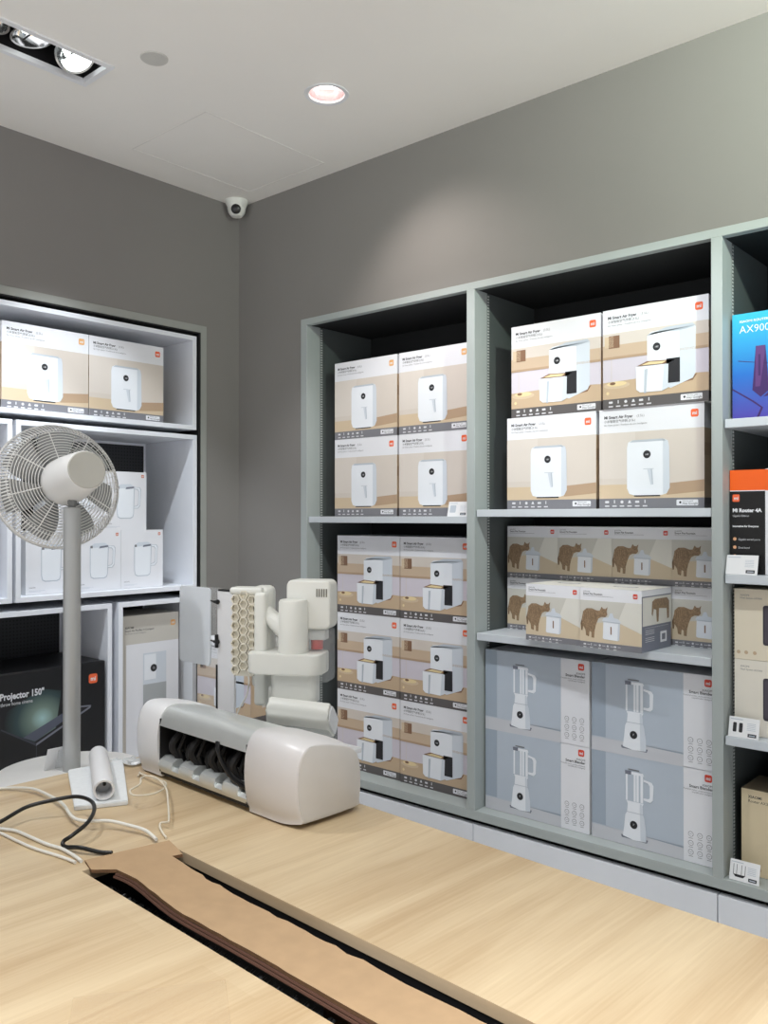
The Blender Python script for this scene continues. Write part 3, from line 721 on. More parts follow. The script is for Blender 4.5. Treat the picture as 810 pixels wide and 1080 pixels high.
price_card(.096, .062, (2.379, .012, 1.3210), 0, 'white price card before the black router box', 9)
price_card(.092, .062, (2.386, .012, .8140), 0, 'white price card with two dark device pictures before the cream boxes', 1)
price_card(.090, .062, (2.388, .012, .3670), 0, 'white price card with a router picture on the bottom right shelf', 2)
PX, PY, PZ = 1.114, -1.500, .780
price_card(.085, .066, (PX-.050, PY+.03, PZ+.0140), math.radians(-90), 'grey price card standing on the fan base', 3, 18)

# ------------------------------------------------------------------ table with the cable slot
T = .85; TX0, TX1, TY0, TY1 = 1.292, 3.62, -2.62, -1.321; SX0, SY0, SY1 = 1.893, -1.936, -1.756; SX1 = 3.5
TB = empty('display_table', ((TX0+TX1)/2, (TY0+TY1)/2, 0), 'long oak display table with a cable slot in the foreground', 'table', None, -.049)
ox, oy = TB.location.x, TB.location.y
def tb_(name, b, m, bev=0, parent=TB):
    bm = bmesh.new(); box(bm, b[0]-ox, b[1]-ox, b[2]-oy, b[3]-oy, b[4], b[5], bev=bev, seg=1); return mesh_obj(name, bm, m, parent)
bm = bmesh.new()
def Lp(x, y, z): return bm.verts.new((x-ox, y-oy, z))
O = [(TX0, TY0), (TX1, TY0), (TX1, TY1), (TX0, TY1)]; I = [(SX0, SY0), (SX1, SY0), (SX1, SY1), (SX0, SY1)]
for z, fl in ((T, 0), (T-.020, 1)):
    ov = [Lp(*p, z) for p in O]; iv = [Lp(*p, z) for p in I]
    for k in range(4):
        j = (k+1) % 4; q = (ov[k], ov[j], iv[j], iv[k]); bm.faces.new(q if not fl else q[::-1])
    if fl: lo = (ov, iv)
    else: hi = (ov, iv)
for (a, b), sg in (((hi[0], lo[0]), 0), ((hi[1], lo[1]), 1)):
    for k in range(4):
        j = (k+1) % 4; q = (a[k], b[k], b[j], a[j]); f = bm.faces.new(q if not sg else q[::-1]); f.material_index = 1
mesh_obj('tabletop', bm, [M_wood, M_woodedge], TB, fix=False)
tray = tb_('cable_tray', (SX0-.01, SX1+.01, SY0-.008, SY1+.008, T-.105, T-.100), M_black)
tb_('tray_wall', (SX0-.01, SX1+.01, SY0-.008, SY0-.002, T-.100, T-.0205), M_black, 0, tray)
tb_('tray_wall', (SX0-.01, SX1+.01, SY1+.002, SY1+.008, T-.100, T-.0205), M_black, 0, tray)
tb_('tray_wall', (SX0-.016, SX0-.010, SY0-.008, SY1+.008, T-.105, T-.0205), M_black, 0, tray)
# bristle strip along the near side of the slot (many short dark bristles)
bm = bmesh.new()
x = SX0+.01
while x < 2.95:
    a = random.uniform(-.006, .006); y = SY0+.003
    bm.faces.new([Lp(x, y, T-.060), Lp(x+.003, y, T-.060), Lp(x+.003+a, y+.052, T-.040+random.uniform(-.004, .004)), Lp(x+a, y+.052, T-.040)])
    x += .0042
mesh_obj('bristle_strip', bm, M_gloss_black, TB, fix=False)
M_leg = mat('table_leg_white', s(214, 214, 212), .5)
for x0 in (TX0+.06, TX1-.14):
    for y0 in (TY0+.06, TY1-.14): tb_('leg', (x0, x0+.08, y0, y0+.08, 0, T-.020), M_leg, .003)
tb_('apron', (TX0+.08, TX1-.08, TY1-.10, TY1-.07, T-.11, T-.020), M_leg)

# cardboard strip
bm = bmesh.new()
pts = [(1.897, -1.721, .855), (1.862, -1.882, .8555), (1.905, -1.905, .8545), (1.955, -1.868, .850)]
up_ = []; 
def cz(x): return .8545 if x < 1.95 else (.8545-(x-1.95)*.09 if x < 2.14 else .8374)
L_edge = [(1.862, -1.884), (1.912, -1.899), (1.945, -1.868), (2.00, -1.861), (2.13, -1.870), (2.28, -1.874), (2.42, -1.880), (2.60, -1.889), (2.80, -1.895), (3.10, -1.90)]
R_edge = [(1.897, -1.721), (1.972, -1.742), (1.966, -1.762), (2.03, -1.763), (2.13, -1.767), (2.28, -1.774), (2.42, -1.781), (2.60, -1.792), (2.80, -1.800), (3.10, -1.81)]
def strip(L, R, n=14, th=.006):
    tops = []; rnd = random.Random(3)
    for i in range(len(L)-1):
        for k in range(6 if i > 2 else 2):
            t = k/(6 if i > 2 else 2)
            l = Vector(L[i]).lerp(Vector(L[i+1]), t); r = Vector(R[i]).lerp(Vector(R[i+1]), t)
            if i > 2: r.y += rnd.uniform(-.0035, .0035); l.y += rnd.uniform(-.001, .001)
            tops.append((l, r))
    tops.append((Vector(L[-1]), Vector(R[-1])))
    rows = []
    for l, r in tops:
        row = []
        for j in range(6):
            p = l.lerp(r, j/5); row.append((p.x, p.y, cz(p.x)))
        rows.append([[bm.verts.new((x_, y_, z_+d)) for x_, y_, z_ in row] for d in (0, -th)])
    for a, b in zip(rows, rows[1:]):
        for j in range(5):
            bm.faces.new((a[0][j], b[0][j], b[0][j+1], a[0][j+1])); bm.faces.new((a[1][j+1], b[1][j+1], b[1][j], a[1][j]))
        for j in (0, 5):
            f = bm.faces.new((a[0][j], a[1][j], b[1][j], b[0][j])); f.material_index = 1
    for a in (rows[0], rows[-1]):
        for j in range(5): f = bm.faces.new((a[0][j], a[0][j+1], a[1][j+1], a[1][j])); f.material_index = 1
strip(L_edge, R_edge)
# small legs of folded board that hold the strip up in the tray
for x_ in (2.45, 2.9): box(bm, x_, x_+.05, -1.835, -1.825, T-.0998, cz(x_)-.0055, mi=1)
cs = mesh_obj('cardboard_strip', bm, [M_card, M_cardedge])
bm = bmesh.new()
fold = [(p[0], p[1]-.001, cz(p[0])-.0088) for p in L_edge[2:]]
for k, dz in enumerate((0, -.0035)):
    tube(bm, [(x_, y_-.004*k, z_+dz) for x_, y_, z_ in smooth_path(fold, 4)], .0027, 6)
o = mesh_obj('folded_edge', bm, mat('dark_card_fold', s(88, 58, 44), .85), cs); o['label'] = 'dark folded lower edge'
tag(cs, 'torn brown cardboard strip laid in the table slot', 'cardboard')

# transparent tape patch
bm = bmesh.new(); tp = [(2.27, -2.132), (2.389, -1.968), (2.479, -2.03), (2.36, -2.194)]
prism(bm, tp, T+.0002, T+.0009)
tag(mesh_obj('clear_tape', bm, mat('tape_film', s(226, 206, 174), .08, alpha=.10, noise=.02)), 'clear glossy tape patch on the near table surface', 'tape')

# ------------------------------------------------------------------ fan
FN = empty('standing_fan', (PX, PY, PZ), 'white standing fan seen from behind with grey pole and round base', 'fan')
bm = bmesh.new(); lathe(bm, [(0, 0), (.198, 0), (.204, .004), (.204, .008), (.198, .013), (.03, .0135), (0, .0135)], 96)
mesh_obj('base', bm, mat('fan_base_white', s(226, 226, 224), .4), FN, True)
bm = bmesh.new(); lathe(bm, [(0, .0135), (.0235, .0135), (.0235, .745), (.0205, .748), (0, .748)], 32); mesh_obj('pole', bm, M_fanpole, FN, True)
bm = bmesh.new(); lathe(bm, [(0, .745), (.010, .745), (.010, .785), (0, .785)], 16); box(bm, -.006, .006, -.012, .012, .755, .79, bev=.002)
mesh_obj('neck', bm, mat('fan_neck_grey', s(120, 122, 122), .4), FN, True)
HC = Vector((.003, 0.003, .832))
axis = Vector((math.cos(math.radians(-10))*math.cos(math.radians(9)), math.sin(math.radians(-10))*math.cos(math.radians(9)), math.sin(math.radians(9))))
HM = axis_mat(HC, axis) @ Matrix.Scale(1.04, 4)     # local z points to the back cap (towards the room)
FM = lambda o: o
bm = bmesh.new(); lathe(bm, [(0, -.085), (.062, -.085), (.066, -.07), (.064, -.02), (.057, .05), (.0525, .092), (.050, .098), (0, .098)], 48, HM)
mh = mesh_obj('motor_housing', bm, M_fan, FN, True)
bm = bmesh.new(); lathe(bm, [(0, .1005), (.047, .1005), (.0495, .0985), (.0495, .0965), (0, .0965)], 48, HM); mesh_obj('rear_cap', bm, mat('fan_cap_beige', s(184, 183, 176), .5), mh, True)
# rear guard bowl: r -> z (local)
def gz(r): 
    t = (r-.06)/.113; return -.062-.018*t-.05*max(0, (t-.72)/.28)**1.6
bm = bmesh.new()
def cpt(r, a, z): return HM @ Vector((r*math.cos(a), r*math.sin(a), z))
for k in range(11):
    r = .074+k*.0077; tube(bm, [cpt(r, 2*PI*j/64, gz(r)) for j in range(64)], .0012, 4, closed=True)
for k in range(8):
    a = 2*PI*k/8+.25; tube(bm, [cpt(r, a, gz(r)) for r in (.06, .08, .10, .12, .14, .152)], .0017, 5)
for k in range(110):
    a = 2*PI*k/110; tube(bm, [cpt(r, a, gz(r)) for r in (.146, .154, .161, .167, .1725)], .0021, 4)
    tube(bm, [cpt(.1725, a, gz(.1725)), cpt(.1755, a, -.150)], .0018, 4, caps=False)
mesh_obj('rear_guard', bm, M_fan, FN, True)
bm = bmesh.new()
ring = [(.1765, gz(.1725)-.018), (.1765, gz(.1725)-.004), (.1725, gz(.1725)), (.1710, gz(.1725)-.004), (.1730, gz(.1725)-.018), (.1765, gz(.1725)-.018)]
lathe(bm, ring, 96, HM); mesh_obj('guard_ring', bm, M_fan, FN, True)
bm = bmesh.new()
def gf(r): return -.175+.028*(r/.174)**3
for k in range(16): r = .045+k*.0083; tube(bm, [cpt(r, 2*PI*j/56, gf(r)) for j in range(56)], .0011, 4, closed=True)
for k in range(36):
    a = 2*PI*k/60; tube(bm, [cpt(r, a+ (r*.0), gf(r)) for r in (.045, .08, .12, .15, .1735)], .0011, 4, caps=False)
lathe(bm, [(0, -.178), (.044, -.178), (.046, -.172), (0, -.172)], 32, HM)
mesh_obj('front_grille', bm, M_fan, FN, True)
hub_bm = bmesh.new(); lathe(hub_bm, [(0, -.155), (.028, -.155), (.034, -.145), (.034, -.0995), (0, -.0995)], 32, HM); hub = mesh_obj('hub', hub_bm, M_fan, FN, True)
M_blade = mat('fan_blade_grey', s(160, 162, 162), .4)
for k in range(7):
    bm = bmesh.new(); a0 = 2*PI*k/7; grid = []
    for i in range(9):
        r = .030+i*.0157; wdt = .34+.10*math.sin(i/8*PI)
        grid.append([cpt(r, a0+(j/6-.5)*2*wdt*.85-.25*(i/8), -.127+(.5-j/6)*.045*(1-.35*i/8)) for j in range(7)])
    top_ = [[bm.verts.new(p) for p in row] for row in grid]; low = [[bm.verts.new(p-axis*.0018) for p in row] for row in grid]
    for i in range(8):
        for j in range(6):
            bm.faces.new((top_[i][j], top_[i+1][j], top_[i+1][j+1], top_[i][j+1])); bm.faces.new((low[i][j+1], low[i+1][j+1], low[i+1][j], low[i][j]))
    for i in range(8):
        for j in (0, 6): bm.faces.new((top_[i][j], top_[i+1][j], low[i+1][j], low[i][j]))
    for j in range(6):
        for i in (0, 8): bm.faces.new((top_[i][j], top_[i][j+1], low[i][j+1], low[i][j]))
    mesh_obj('blade', bm, M_blade, FN, True)
# pedestal under the fan
bm = bmesh.new(); lathe(bm, [(0, 0), (.17, 0), (.17, .02), (.10, .03), (.10, PZ-.03), (.15, PZ-.02), (.15, PZ), (0, PZ)], 48)
o = mesh_obj('display_pedestal', bm, M_white, None, True, (PX, PY, 0)); tag(o, 'round white pedestal under the fan base', 'pedestal')

# ------------------------------------------------------------------ white and silver device on the table
DX0, DX1 = 1.432, 2.054; DY = -1.410
DV = empty('storage_device', ((DX0+DX1)/2, DY, T), 'long white and silver appliance with open black recess lying on the table', 'appliance', None, -.049)
dx = DV.location.x
# profile in (y, z): front is -y
prof = [(-.072, .004), (-.088, .014), (-.099, .050), (-.102, .095), (-.098, .135), (-.086, .165), (-.062, .180), (-.020, .177), (.030, .166), (.068, .153), (.090, .132), (.100, .100), (.102, .060), (.097, .020), (.084, .005)]
def smooth_closed(p, k=3):
    n_ = len(p); out = []
    for i in range(n_):
        p0, p1, p2, p3 = [Vector((*p[(i+d) % n_], 0)) for d in (-1, 0, 1, 2)]
        for j in range(k):
            t = j/k; q = .5*((2*p1)+(p2-p0)*t+(2*p0-5*p1+4*p2-p3)*t*t+(3*p1-p0-3*p2+p3)*t**3); out.append((q.x, max(q.y, .003)))
    return out
P = smooth_closed(prof)
cy_, cz_ = 0, .088
def ringp(bm, x, sc, sh=0.0, zs=None):
    return [bm.verts.new((x, cy_+(y-cy_)*sc, max(.0005, cz_+(z-cz_)*sc*(zs or 1)+sh))) for y, z in P]
def loft(bm, secs, cap0=True, cap1=True, mi=0):
    R_ = [ringp(bm, *s_) for s_ in secs]; n_ = len(P)
    for a, b in zip(R_, R_[1:]):
        for k in range(n_): bm.faces.new((a[k], a[(k+1) % n_], b[(k+1) % n_], b[k]))
    if cap0: bm.faces.new(R_[0][::-1])
    if cap1: bm.faces.new(R_[-1])
e0 = DX0-dx; e1 = DX1-dx
bm = bmesh.new(); loft(bm, [(e0-.012, .80), (e0-.008, .90), (e0+.002, .975), (e0+.014, 1.0), (e0+.098, 1.0), (e0+.1005, .985), (e0+.1005, .80)])
mesh_obj('left_end_cap', bm, M_white, DV, True)['label'] = 'white rounded left end cap'
bm = bmesh.new(); loft(bm, [(e1-.165, .80), (e1-.165, .99), (e1-.162, 1.01), (e1-.075, 1.01), (e1-.050, 1.0), (e1-.030, .975), (e1-.006, .925), (e1, .905), (e1+.002, .89)])
rc = mesh_obj('right_end_cap', bm, mat('end_cap_white', s(216, 214, 214), .32, noise=.004), DV, True); rc['label'] = 'large warm white right end cap'
bm = bmesh.new(); loft(bm, [(e1+.002, .875), (e1+.0035, .87), (e1+.004, .86)]); mesh_obj('end_panel', bm, mat('end_panel_white', s(206, 204, 201), .4), rc, True)
m0, m1 = e0+.1005, e1-.165
def half(bm, idx, x0, x1, sc=.965, th=.006, mi=0):
    pts = [P[i % len(P)] for i in idx]
    def sec(x, q): return [bm.verts.new((x, cy_+(y-cy_)*q, max(.001, cz_+(z-cz_)*q))) for y, z in pts]
    a, b, c, d_ = sec(x0, sc), sec(x1, sc), sec(x0, sc-th/.09), sec(x1, sc-th/.09)
    for k in range(len(pts)-1):
        bm.faces.new((a[k], a[k+1], b[k+1], b[k])); bm.faces.new((c[k+1], c[k], d_[k], d_[k+1]))
    for k in (0, len(pts)-1): bm.faces.new((a[k], b[k], d_[k], c[k]))
    for s0, s1 in ((a, c), (b, d_)):
        for k in range(len(pts)-1): bm.faces.new((s0[k], s0[k+1], s1[k+1], s1[k]))
# upper shell from front edge over the top down the back; lower roll in front
i_front = next(i for i, q in enumerate(P) if i > 6 and q[1] > .128)
bm = bmesh.new(); half(bm, range(i_front, len(P)), m0, m1); mesh_obj('upper_shell', bm, M_silver, DV, True)['label'] = 'brushed silver upper shell'
i_low = next(i for i, q in enumerate(P) if i > 2 and q[1] > .040)
bm = bmesh.new()
roll = [(-.060, .003), (-.080, .008), (-.093, .022), (-.0975, .038), (-.093, .051), (-.080, .058), (-.060, .056), (-.048, .044), (-.045, .012)]
# lower tray lip with notches
xs = [m0]; k = 0
nn = 4; seg = (m1-m0)/nn
for k in range(nn):
    x0_ = m0+k*seg; 
    for (xa, xb, depth) in ((x0_, x0_+seg*.66, 1.0), (x0_+seg*.66, x0_+seg, .45)):
        rr_ = roll if depth == 1.0 else [(-.060, .003), (-.080, .008), (-.093, .022), (-.0965, .032), (-.088, .040), (-.076, .038), (-.062, .030), (-.052, .022), (-.045, .012)]
        va = [bm.verts.new((xa, y, z)) for y, z in rr_]; vb = [bm.verts.new((xb, y, z)) for y, z in rr_]
        for j in range(len(rr_)-1): bm.faces.new((va[j], va[j+1], vb[j+1], vb[j]))
        bm.faces.new(va); bm.faces.new(vb[::-1])
mesh_obj('lower_tray', bm, M_silver, DV, True)['label'] = 'notched silver lower tray'
bm = bmesh.new(); box(bm, m0+.0003, m0+.003, -.094, -.009, .02, .150); box(bm, m1-.003, m1-.0003, -.094, -.009, .02, .150); box(bm, m0, m1, -.088, -.009, .150, .154); box(bm, m0, m1, -.015, -.009, .01, .155); box(bm, m0, m1, -.09, -.009, .012, .020); mesh_obj('recess_back', bm, M_black, DV)['label'] = 'black inner back of the recess'
for k in range(4):
    bm = bmesh.new(); xc = m0+.045+k*seg*.93
    arc = [(xc+.004*math.sin(t*3), -.045-.038*math.sin(t), .040+.095*(t/PI)) for t in [i*PI/9 for i in range(10)]]
    tube(bm, arc, [.006+.004*math.sin(i/9*PI) for i in range(10)], 8)
    tube(bm, [(xc+.022, -.030, .135), (xc+.018, -.060, .115), (xc+.012, -.074, .080), (xc+.010, -.060, .05)], .0055, 8)
    lathe(bm, [(0, -.012), (.024, -.012), (.028, -.006), (.028, .006), (.024, .012), (0, .012)], 18, axis_mat((xc+.006, -.036, .088), (1, 0, 0)))
    lathe(bm, [(0, -.006), (.034, -.006), (.034, .004), (0, .004)], 10, axis_mat((xc+.030, -.034, .070), (1, .15, 0)))
    box(bm, xc-.004, xc+.004, -.078, -.02, .026, .060, bev=.002)
    mesh_obj('hose_clip', bm, M_black, DV, True)
bm = bmesh.new()
tube(bm, smooth_path([(m1-.105, -.098, .138), (m1-.098, -.101, .122), (m1-.085, -.098, .095), (m1-.060, -.092, .068), (m1-.025, -.086, .052), (m1-.004, -.07, .045)], 5), .0052, 8)
tube(bm, smooth_path([(m1-.112, -.094, .138), (m1-.104, -.098, .118), (m1-.080, -.092, .085), (m1-.040, -.085, .060), (m1-.004, -.06, .052)], 5), .004, 8)
mesh_obj('black_cord', bm, M_gloss_black, DV, True)
bm = bmesh.new()
tube(bm, [(m1-.12, -.05, .072), (m1, -.055, .056)], .006, 10); mesh_obj('rod', bm, M_silver, DV, True)

# ------------------------------------------------------------------ vacuum stand and vacuum behind the table
VY = -1.200
ST = empty('vacuum_stand', (1.50, VY, 0), 'white floor stand with flat panel and black clips behind the device', 'stand')
def st_(name, b, m, bev=0.0, parent=ST, smooth=False):
    bm = bmesh.new(); box(bm, b[0]-1.5, b[1]-1.5, b[2]-VY, b[3]-VY, b[4], b[5], bev=bev); return mesh_obj(name, bm, m, parent, smooth)
st_('base_plate', (1.392, 1.84, VY-.06, VY+.18, 0, .02), M_white, .004)
st_('column', (1.50, 1.72, VY+.02, VY+.08, .02, .885), M_white, .004)
st_('platform', (1.402, 1.83, VY-.055, VY+.12, .885, .90), M_white, .004)
pnl = st_('front_panel', (1.404, 1.478, VY-.02, VY-.012, .90, 1.293), M_white, .0015)
st_('panel_cap', (1.408, 1.482, VY-.021, VY-.008, 1.293, 1.297), M_black, 0, pnl)
st_('edge_seal', (1.4025, 1.406, VY-.024, VY-.019, .90, 1.085), M_black, 0, pnl)
for z in (1.262, 1.150):
    bm = bmesh.new()
    lathe(bm, [(0, -.008), (.004, -.008), (.0045, .004), (.007, .006), (.007, .009), (0, .009)], 12, axis_mat((1.408-1.5, -.028, z), (1, 0, 0)))
    tube(bm, [(1.385-1.5, -.028, z+.002), (1.402-1.5, -.028, z)], .0022, 6)
    if z < 1.2: box(bm, 1.4055-1.5, 1.4105-1.5, -.030, -.021, z-.017, z+.020)
    mesh_obj('clip', bm, M_black, pnl, True)
# sign holder
SG = empty('acrylic_sign', (1.285, VY, .0), 'frosted grey acrylic sign on a clear holder left of the vacuum', 'sign')
bm = bmesh.new(); sg = [(p[0]-1.285, p[1]) for p in rrect(1.203, 1.350, 1.072, 1.296, .012)]; prism(bm, sg, -.004, .0, 'Y'); mesh_obj('frosted_panel', bm, M_frost, SG)
bm = bmesh.new(); prism(bm, [(1.203-1.285, .62), (1.396-1.285, .62), (1.396-1.285, 1.298), (1.203-1.285, 1.298)], .001, .004, 'Y'); mesh_obj('clear_backing', bm, mat('clear_acrylic', (.92, .95, .97), .05, alpha=.10, noise=0), SG)
bm = bmesh.new(); box(bm, -.09, .09, -.008, .010, .60, .62, bev=.002); box(bm, -.012, .012, -.004, .008, .02, .60); box(bm, -.10, .10, -.09, .09, 0, .02, bev=.003)
mesh_obj('foot', bm, M_white, SG)

V = empty('cordless_vacuum', (1.675, VY, .90), 'white handheld vacuum with red filter and brush head behind the device', 'vacuum')
VX, VZ = 1.66, .90
def vbm(): return bmesh.new()
def vb(name, b, m, bev=0.0, parent=V):
    bm = bmesh.new(); box(bm, b[0]-VX, b[1]-VX, b[2]-VY, b[3]-VY, b[4]-VZ, b[5]-VZ, bev=bev, seg=3); return mesh_obj(name, bm, m, parent, True)
# upright floor head with honeycomb rack
fh = vb('floor_head', (1.530, 1.592, VY+.02, VY+.085, 1.040, 1.315), M_cream, .018)
vb('head_arm', (1.552, 1.590, VY-.004, VY+.03, 1.0, 1.300), M_cream, .010, fh)
vb('head_top', (1.468, 1.575, VY+.006, VY+.06, 1.292, 1.312), M_cream, .008, fh)
bm = bmesh.new()
hx = [(1.485, 0), (1.513, .5)]
box(bm, 1.482-VX, 1.545-VX, .0115, .030, 1.075-VZ, 1.300-VZ)
for xc, ph in ((1.490, 0), (1.517, .5), (1.5435, 0)):
    for k in range(9):
        zc = 1.092+(k+ph)*.0235
        if zc > 1.292: continue
        hexo = [(xc+.0145*math.cos(PI/3*i)-VX, zc+.0135*math.sin(PI/3*i)-VZ) for i in range(6)]; hexi = [(xc+.0115*math.cos(PI/3*i)-VX, zc+.0105*math.sin(PI/3*i)-VZ) for i in range(6)]
        fo_ = [bm.verts.new((x_, .002, z_)) for x_, z_ in hexo]; fi_ = [bm.verts.new((x_, .002, z_)) for x_, z_ in hexi]; bi_ = [bm.verts.new((x_, .021, z_)) for x_, z_ in hexi]; bo_ = [bm.verts.new((x_, .021, z_)) for x_, z_ in hexo]
        for i in range(6):
            j = (i+1) % 6
            bm.faces.new((fo_[i], fo_[j], fi_[j], fi_[i])); bm.faces.new((fi_[i], fi_[j], bi_[j], bi_[i])); bm.faces.new((fo_[j], fo_[i], bo_[i], bo_[j]))
mesh_obj('honeycomb_roller', bm, mat('honeycomb_beige', s(222, 217, 202), .5), fh)['label'] = 'beige honeycomb strip'
# tube joining to the motor body
bm = vbm(); tube(bm, [Vector((1.578-VX, .03, 1.245-VZ)), Vector((1.66-VX, .01, 1.190-VZ))], [.022, .026], 20); mesh_obj('handle_tube', bm, M_cream, V, True)
# cyclone body
bm = vbm(); lathe(bm, [(0, 1.120-VZ), (.044, 1.120-VZ), (.045, 1.14-VZ), (.043, 1.278-VZ), (.039, 1.284-VZ), (0, 1.284-VZ)], 32, Matrix.Translation((1.678-VX, .0, 0))); cy0 = mesh_obj('cyclone_body', bm, M_cream, V, True)
# motor housing with rounded top and vents
bm = vbm(); pr = [(p[0]-VX, p[1]-VZ) for p in rrect(1.650, 1.788, 1.205, 1.334, .018)]; prism(bm, pr, .012, .082, 'Y', bev=.006); mo = mesh_obj('motor_housing', bm, M_cream, V, True)
bm = vbm()
for k in range(5): box(bm, 1.745+k*.0075-VX, 1.7485+k*.0075-VX, .0105, .014, 1.291-VZ, 1.312-VZ)
mesh_obj('vent_slots', bm, mat('vent_dark', s(112, 110, 102), .6), mo)
# dust cup
bm = vbm(); pr = [(p[0]-VX, p[1]-VZ) for p in rrect(1.705, 1.783, 1.065, 1.205, .012)]; prism(bm, pr, .020, .074, 'Y', bev=.004); dc = mesh_obj('dust_cup', bm, mat('smoky_clear_plastic', s(200, 204, 206), .10, alpha=.22, noise=.01), V, True)
bm = vbm(); lathe(bm, [(0, 1.150-VZ), (.018, 1.150-VZ), (.018, 1.176-VZ), (0, 1.176-VZ)], 24, Matrix.Translation((1.735-VX, .046, 0))); mesh_obj('filter', bm, M_red, dc, True)['label'] = 'red filter ring'
bm = vbm(); box(bm, 1.71-VX, 1.768-VX, .022, .060, 1.176-VZ, 1.205-VZ, bev=.003); mesh_obj('cup_collar', bm, mat('pale_grey_plastic', s(202, 204, 202), .4), dc)
# battery block: rounded wedge
bm = vbm(); bp_ = [(p[0]-VX, p[1]) for p in rrect(1.545, 1.772, -.048, .070, .030, 6)]; prism(bm, bp_, 1.093-VZ, 1.146-VZ, 'Z', bev=.005); mesh_obj('battery_pack', bm, M_cream, V, True)
# neck to brush
bm = vbm(); pr = [(p[0]-VX, p[1]) for p in rrect(1.612, 1.752, -.028, .04, .022, 6)]; prism(bm, pr, 1.020-VZ, 1.0935-VZ, 'Z'); mesh_obj('nozzle_neck', bm, M_cream, V, True)
# motorised mini brush, tilted wedge
bm = vbm()
wp = [(-.052, .012), (-.050, -.010), (.012, -.058), (.034, -.056), (.050, -.030), (.048, -.012), (-.020, .042), (-.036, .042), (-.048, .030)]
wp = smooth_closed([(a, b+.088) for a, b in wp], 3); wp = [(a, b-.088) for a, b in wp]
prism(bm, [(y*.9, z*.9) for y, z in wp], -.098, .090, 'X', bev=.006)
bmesh.ops.rotate(bm, verts=bm.verts, cent=(0, 0, 0), matrix=Matrix.Rotation(math.radians(3), 3, 'Y'))
bmesh.ops.translate(bm, verts=bm.verts, vec=(1.715-VX, -.012, .988-VZ)); br_ = mesh_obj('mini_brush', bm, M_cream, V, True)
bm = vbm(); prism(bm, [(y*.74, z*.74) for y, z in wp], .0905, .094, 'X')
bmesh.ops.rotate(bm, verts=bm.verts, cent=(0, 0, 0), matrix=Matrix.Rotation(math.radians(3), 3, 'Y')); bmesh.ops.translate(bm, verts=bm.verts, vec=(1.715-VX, -.012, .988-VZ)); mesh_obj('end_cap', bm, M_white, br_, True)
V.rotation_euler = (0, 0, math.radians(28)); V.scale = (.88, 1, 1)
bm = vbm(); box(bm, 1.63-VX, 1.80-VX, -.035, .045, .001, .070, bev=.006); mesh_obj('clear_hood', bm, mat('clear_hood_plastic', s(206, 210, 210), .1, alpha=.35, noise=.02), br_, True)
# second, shorter handheld behind the sign
H2 = empty('vacuum_accessory', (1.36, -1.02, 0), 'white cordless tool with printed label seen through the clear sign holder', 'vacuum')
bm = bmesh.new(); prism(bm, rrect(-.085, .075, 1.085, 1.150, .02, 5), -.03, .05, 'Y', bev=.004); hb = mesh_obj('tool_body', bm, mat('tool_grey_white', s(208, 208, 204), .4), H2, True)
bm = bmesh.new(); prism(bm, [(-.04, 1.150), (.075, 1.150), (.07, 1.172), (.02, 1.186), (-.03, 1.190)], -.028, .03, 'Y'); lb_ = mesh_obj('label_band', bm, M_paper, H2)
bm = bmesh.new(); tube(bm, smooth_path([(.055, .01, 1.09), (.035, .01, 1.03), (.05, .01, .96), (.06, .01, .60)], 5), [.028]*16, 14); mesh_obj('tool_neck', bm, M_cream, H2, True)
bm = bmesh.new(); box(bm, -.08, .16, .005, .14, 0, .02, bev=.003); box(bm, .04, .08, .006, .03, .02, .61); mesh_obj('tool_foot', bm, M_white, H2)

# ------------------------------------------------------------------ foam pad, tube, film
bm = bmesh.new()
def slab(pts, z0, z1):
    lo = [bm.verts.new((x, y, z0)) for x, y in pts]; hi_ = [bm.verts.new((x, y, z1)) for x, y in pts]
    bm.faces.new(hi_); bm.faces.new(lo[::-1]); n_ = len(pts)
    for i in range(n_): bm.faces.new((lo[i], lo[(i+1) % n_], hi_[(i+1) % n_], hi_[i]))
slab([(1.318, -1.622), (1.338, -1.478), (1.640, -1.652), (1.585, -1.752)], T, T+.011)
bmesh.ops.bevel(bm, geom=bm.edges[:], offset=.002, segments=2, affect='EDGES')
tag(mesh_obj('foam_pad', bm, M_foam, None, True), 'white foam sheet lying flat under the white tube', 'foam pad')
bm = bmesh.new(); a, b = Vector((1.325, -1.542, T+.035)), Vector((1.602, -1.690, T+.035)); d = (b-a); L = d.length; MM = axis_mat(a, d)
lathe(bm, [(.0, .0), (.018, .0), (.0225, .004), (.0235, .01), (.0235, L-.002), (.0225, L), (.0185, L), (.0180, L-.002), (.0180, L-.05), (0, L-.05)], 40, MM)
tag(mesh_obj('white_tube', bm, M_white, None, True), 'open ended white tube resting on the foam sheet', 'tube')
bpy.data.objects['white_tube'].location.z = 0
bm = bmesh.new(); tube(bm, [b-d.normalized()*.005+Vector((-.004, .004, .010)), b-d.normalized()*.04+Vector((-.004, .004, .010))], .004, 8); mesh_obj('inner_latch', bm, M_black, bpy.data.objects['white_tube'])
bm = bmesh.new(); rnd = random.Random(5); g_ = []
for i in range(7):
    g_.append([bm.verts.new((1.318+.012*i+.002*j+rnd.uniform(-.003, .003), -1.505+.010*j+rnd.uniform(-.003, .003)+.003*i, T+.002+rnd.uniform(.0, .012))) for j in range(7)])
for i in range(6):
    for j in range(6): bm.faces.new((g_[i][j], g_[i+1][j], g_[i+1][j+1], g_[i][j+1]))
fl = mesh_obj('plastic_film', bm, mat('crumpled_film', s(228, 232, 234), .15, alpha=.6, noise=.02), None); md = fl.modifiers.new('s', 'SOLIDIFY'); md.thickness = .0006
tag(fl, 'crumpled clear plastic film at the table corner', 'plastic film')

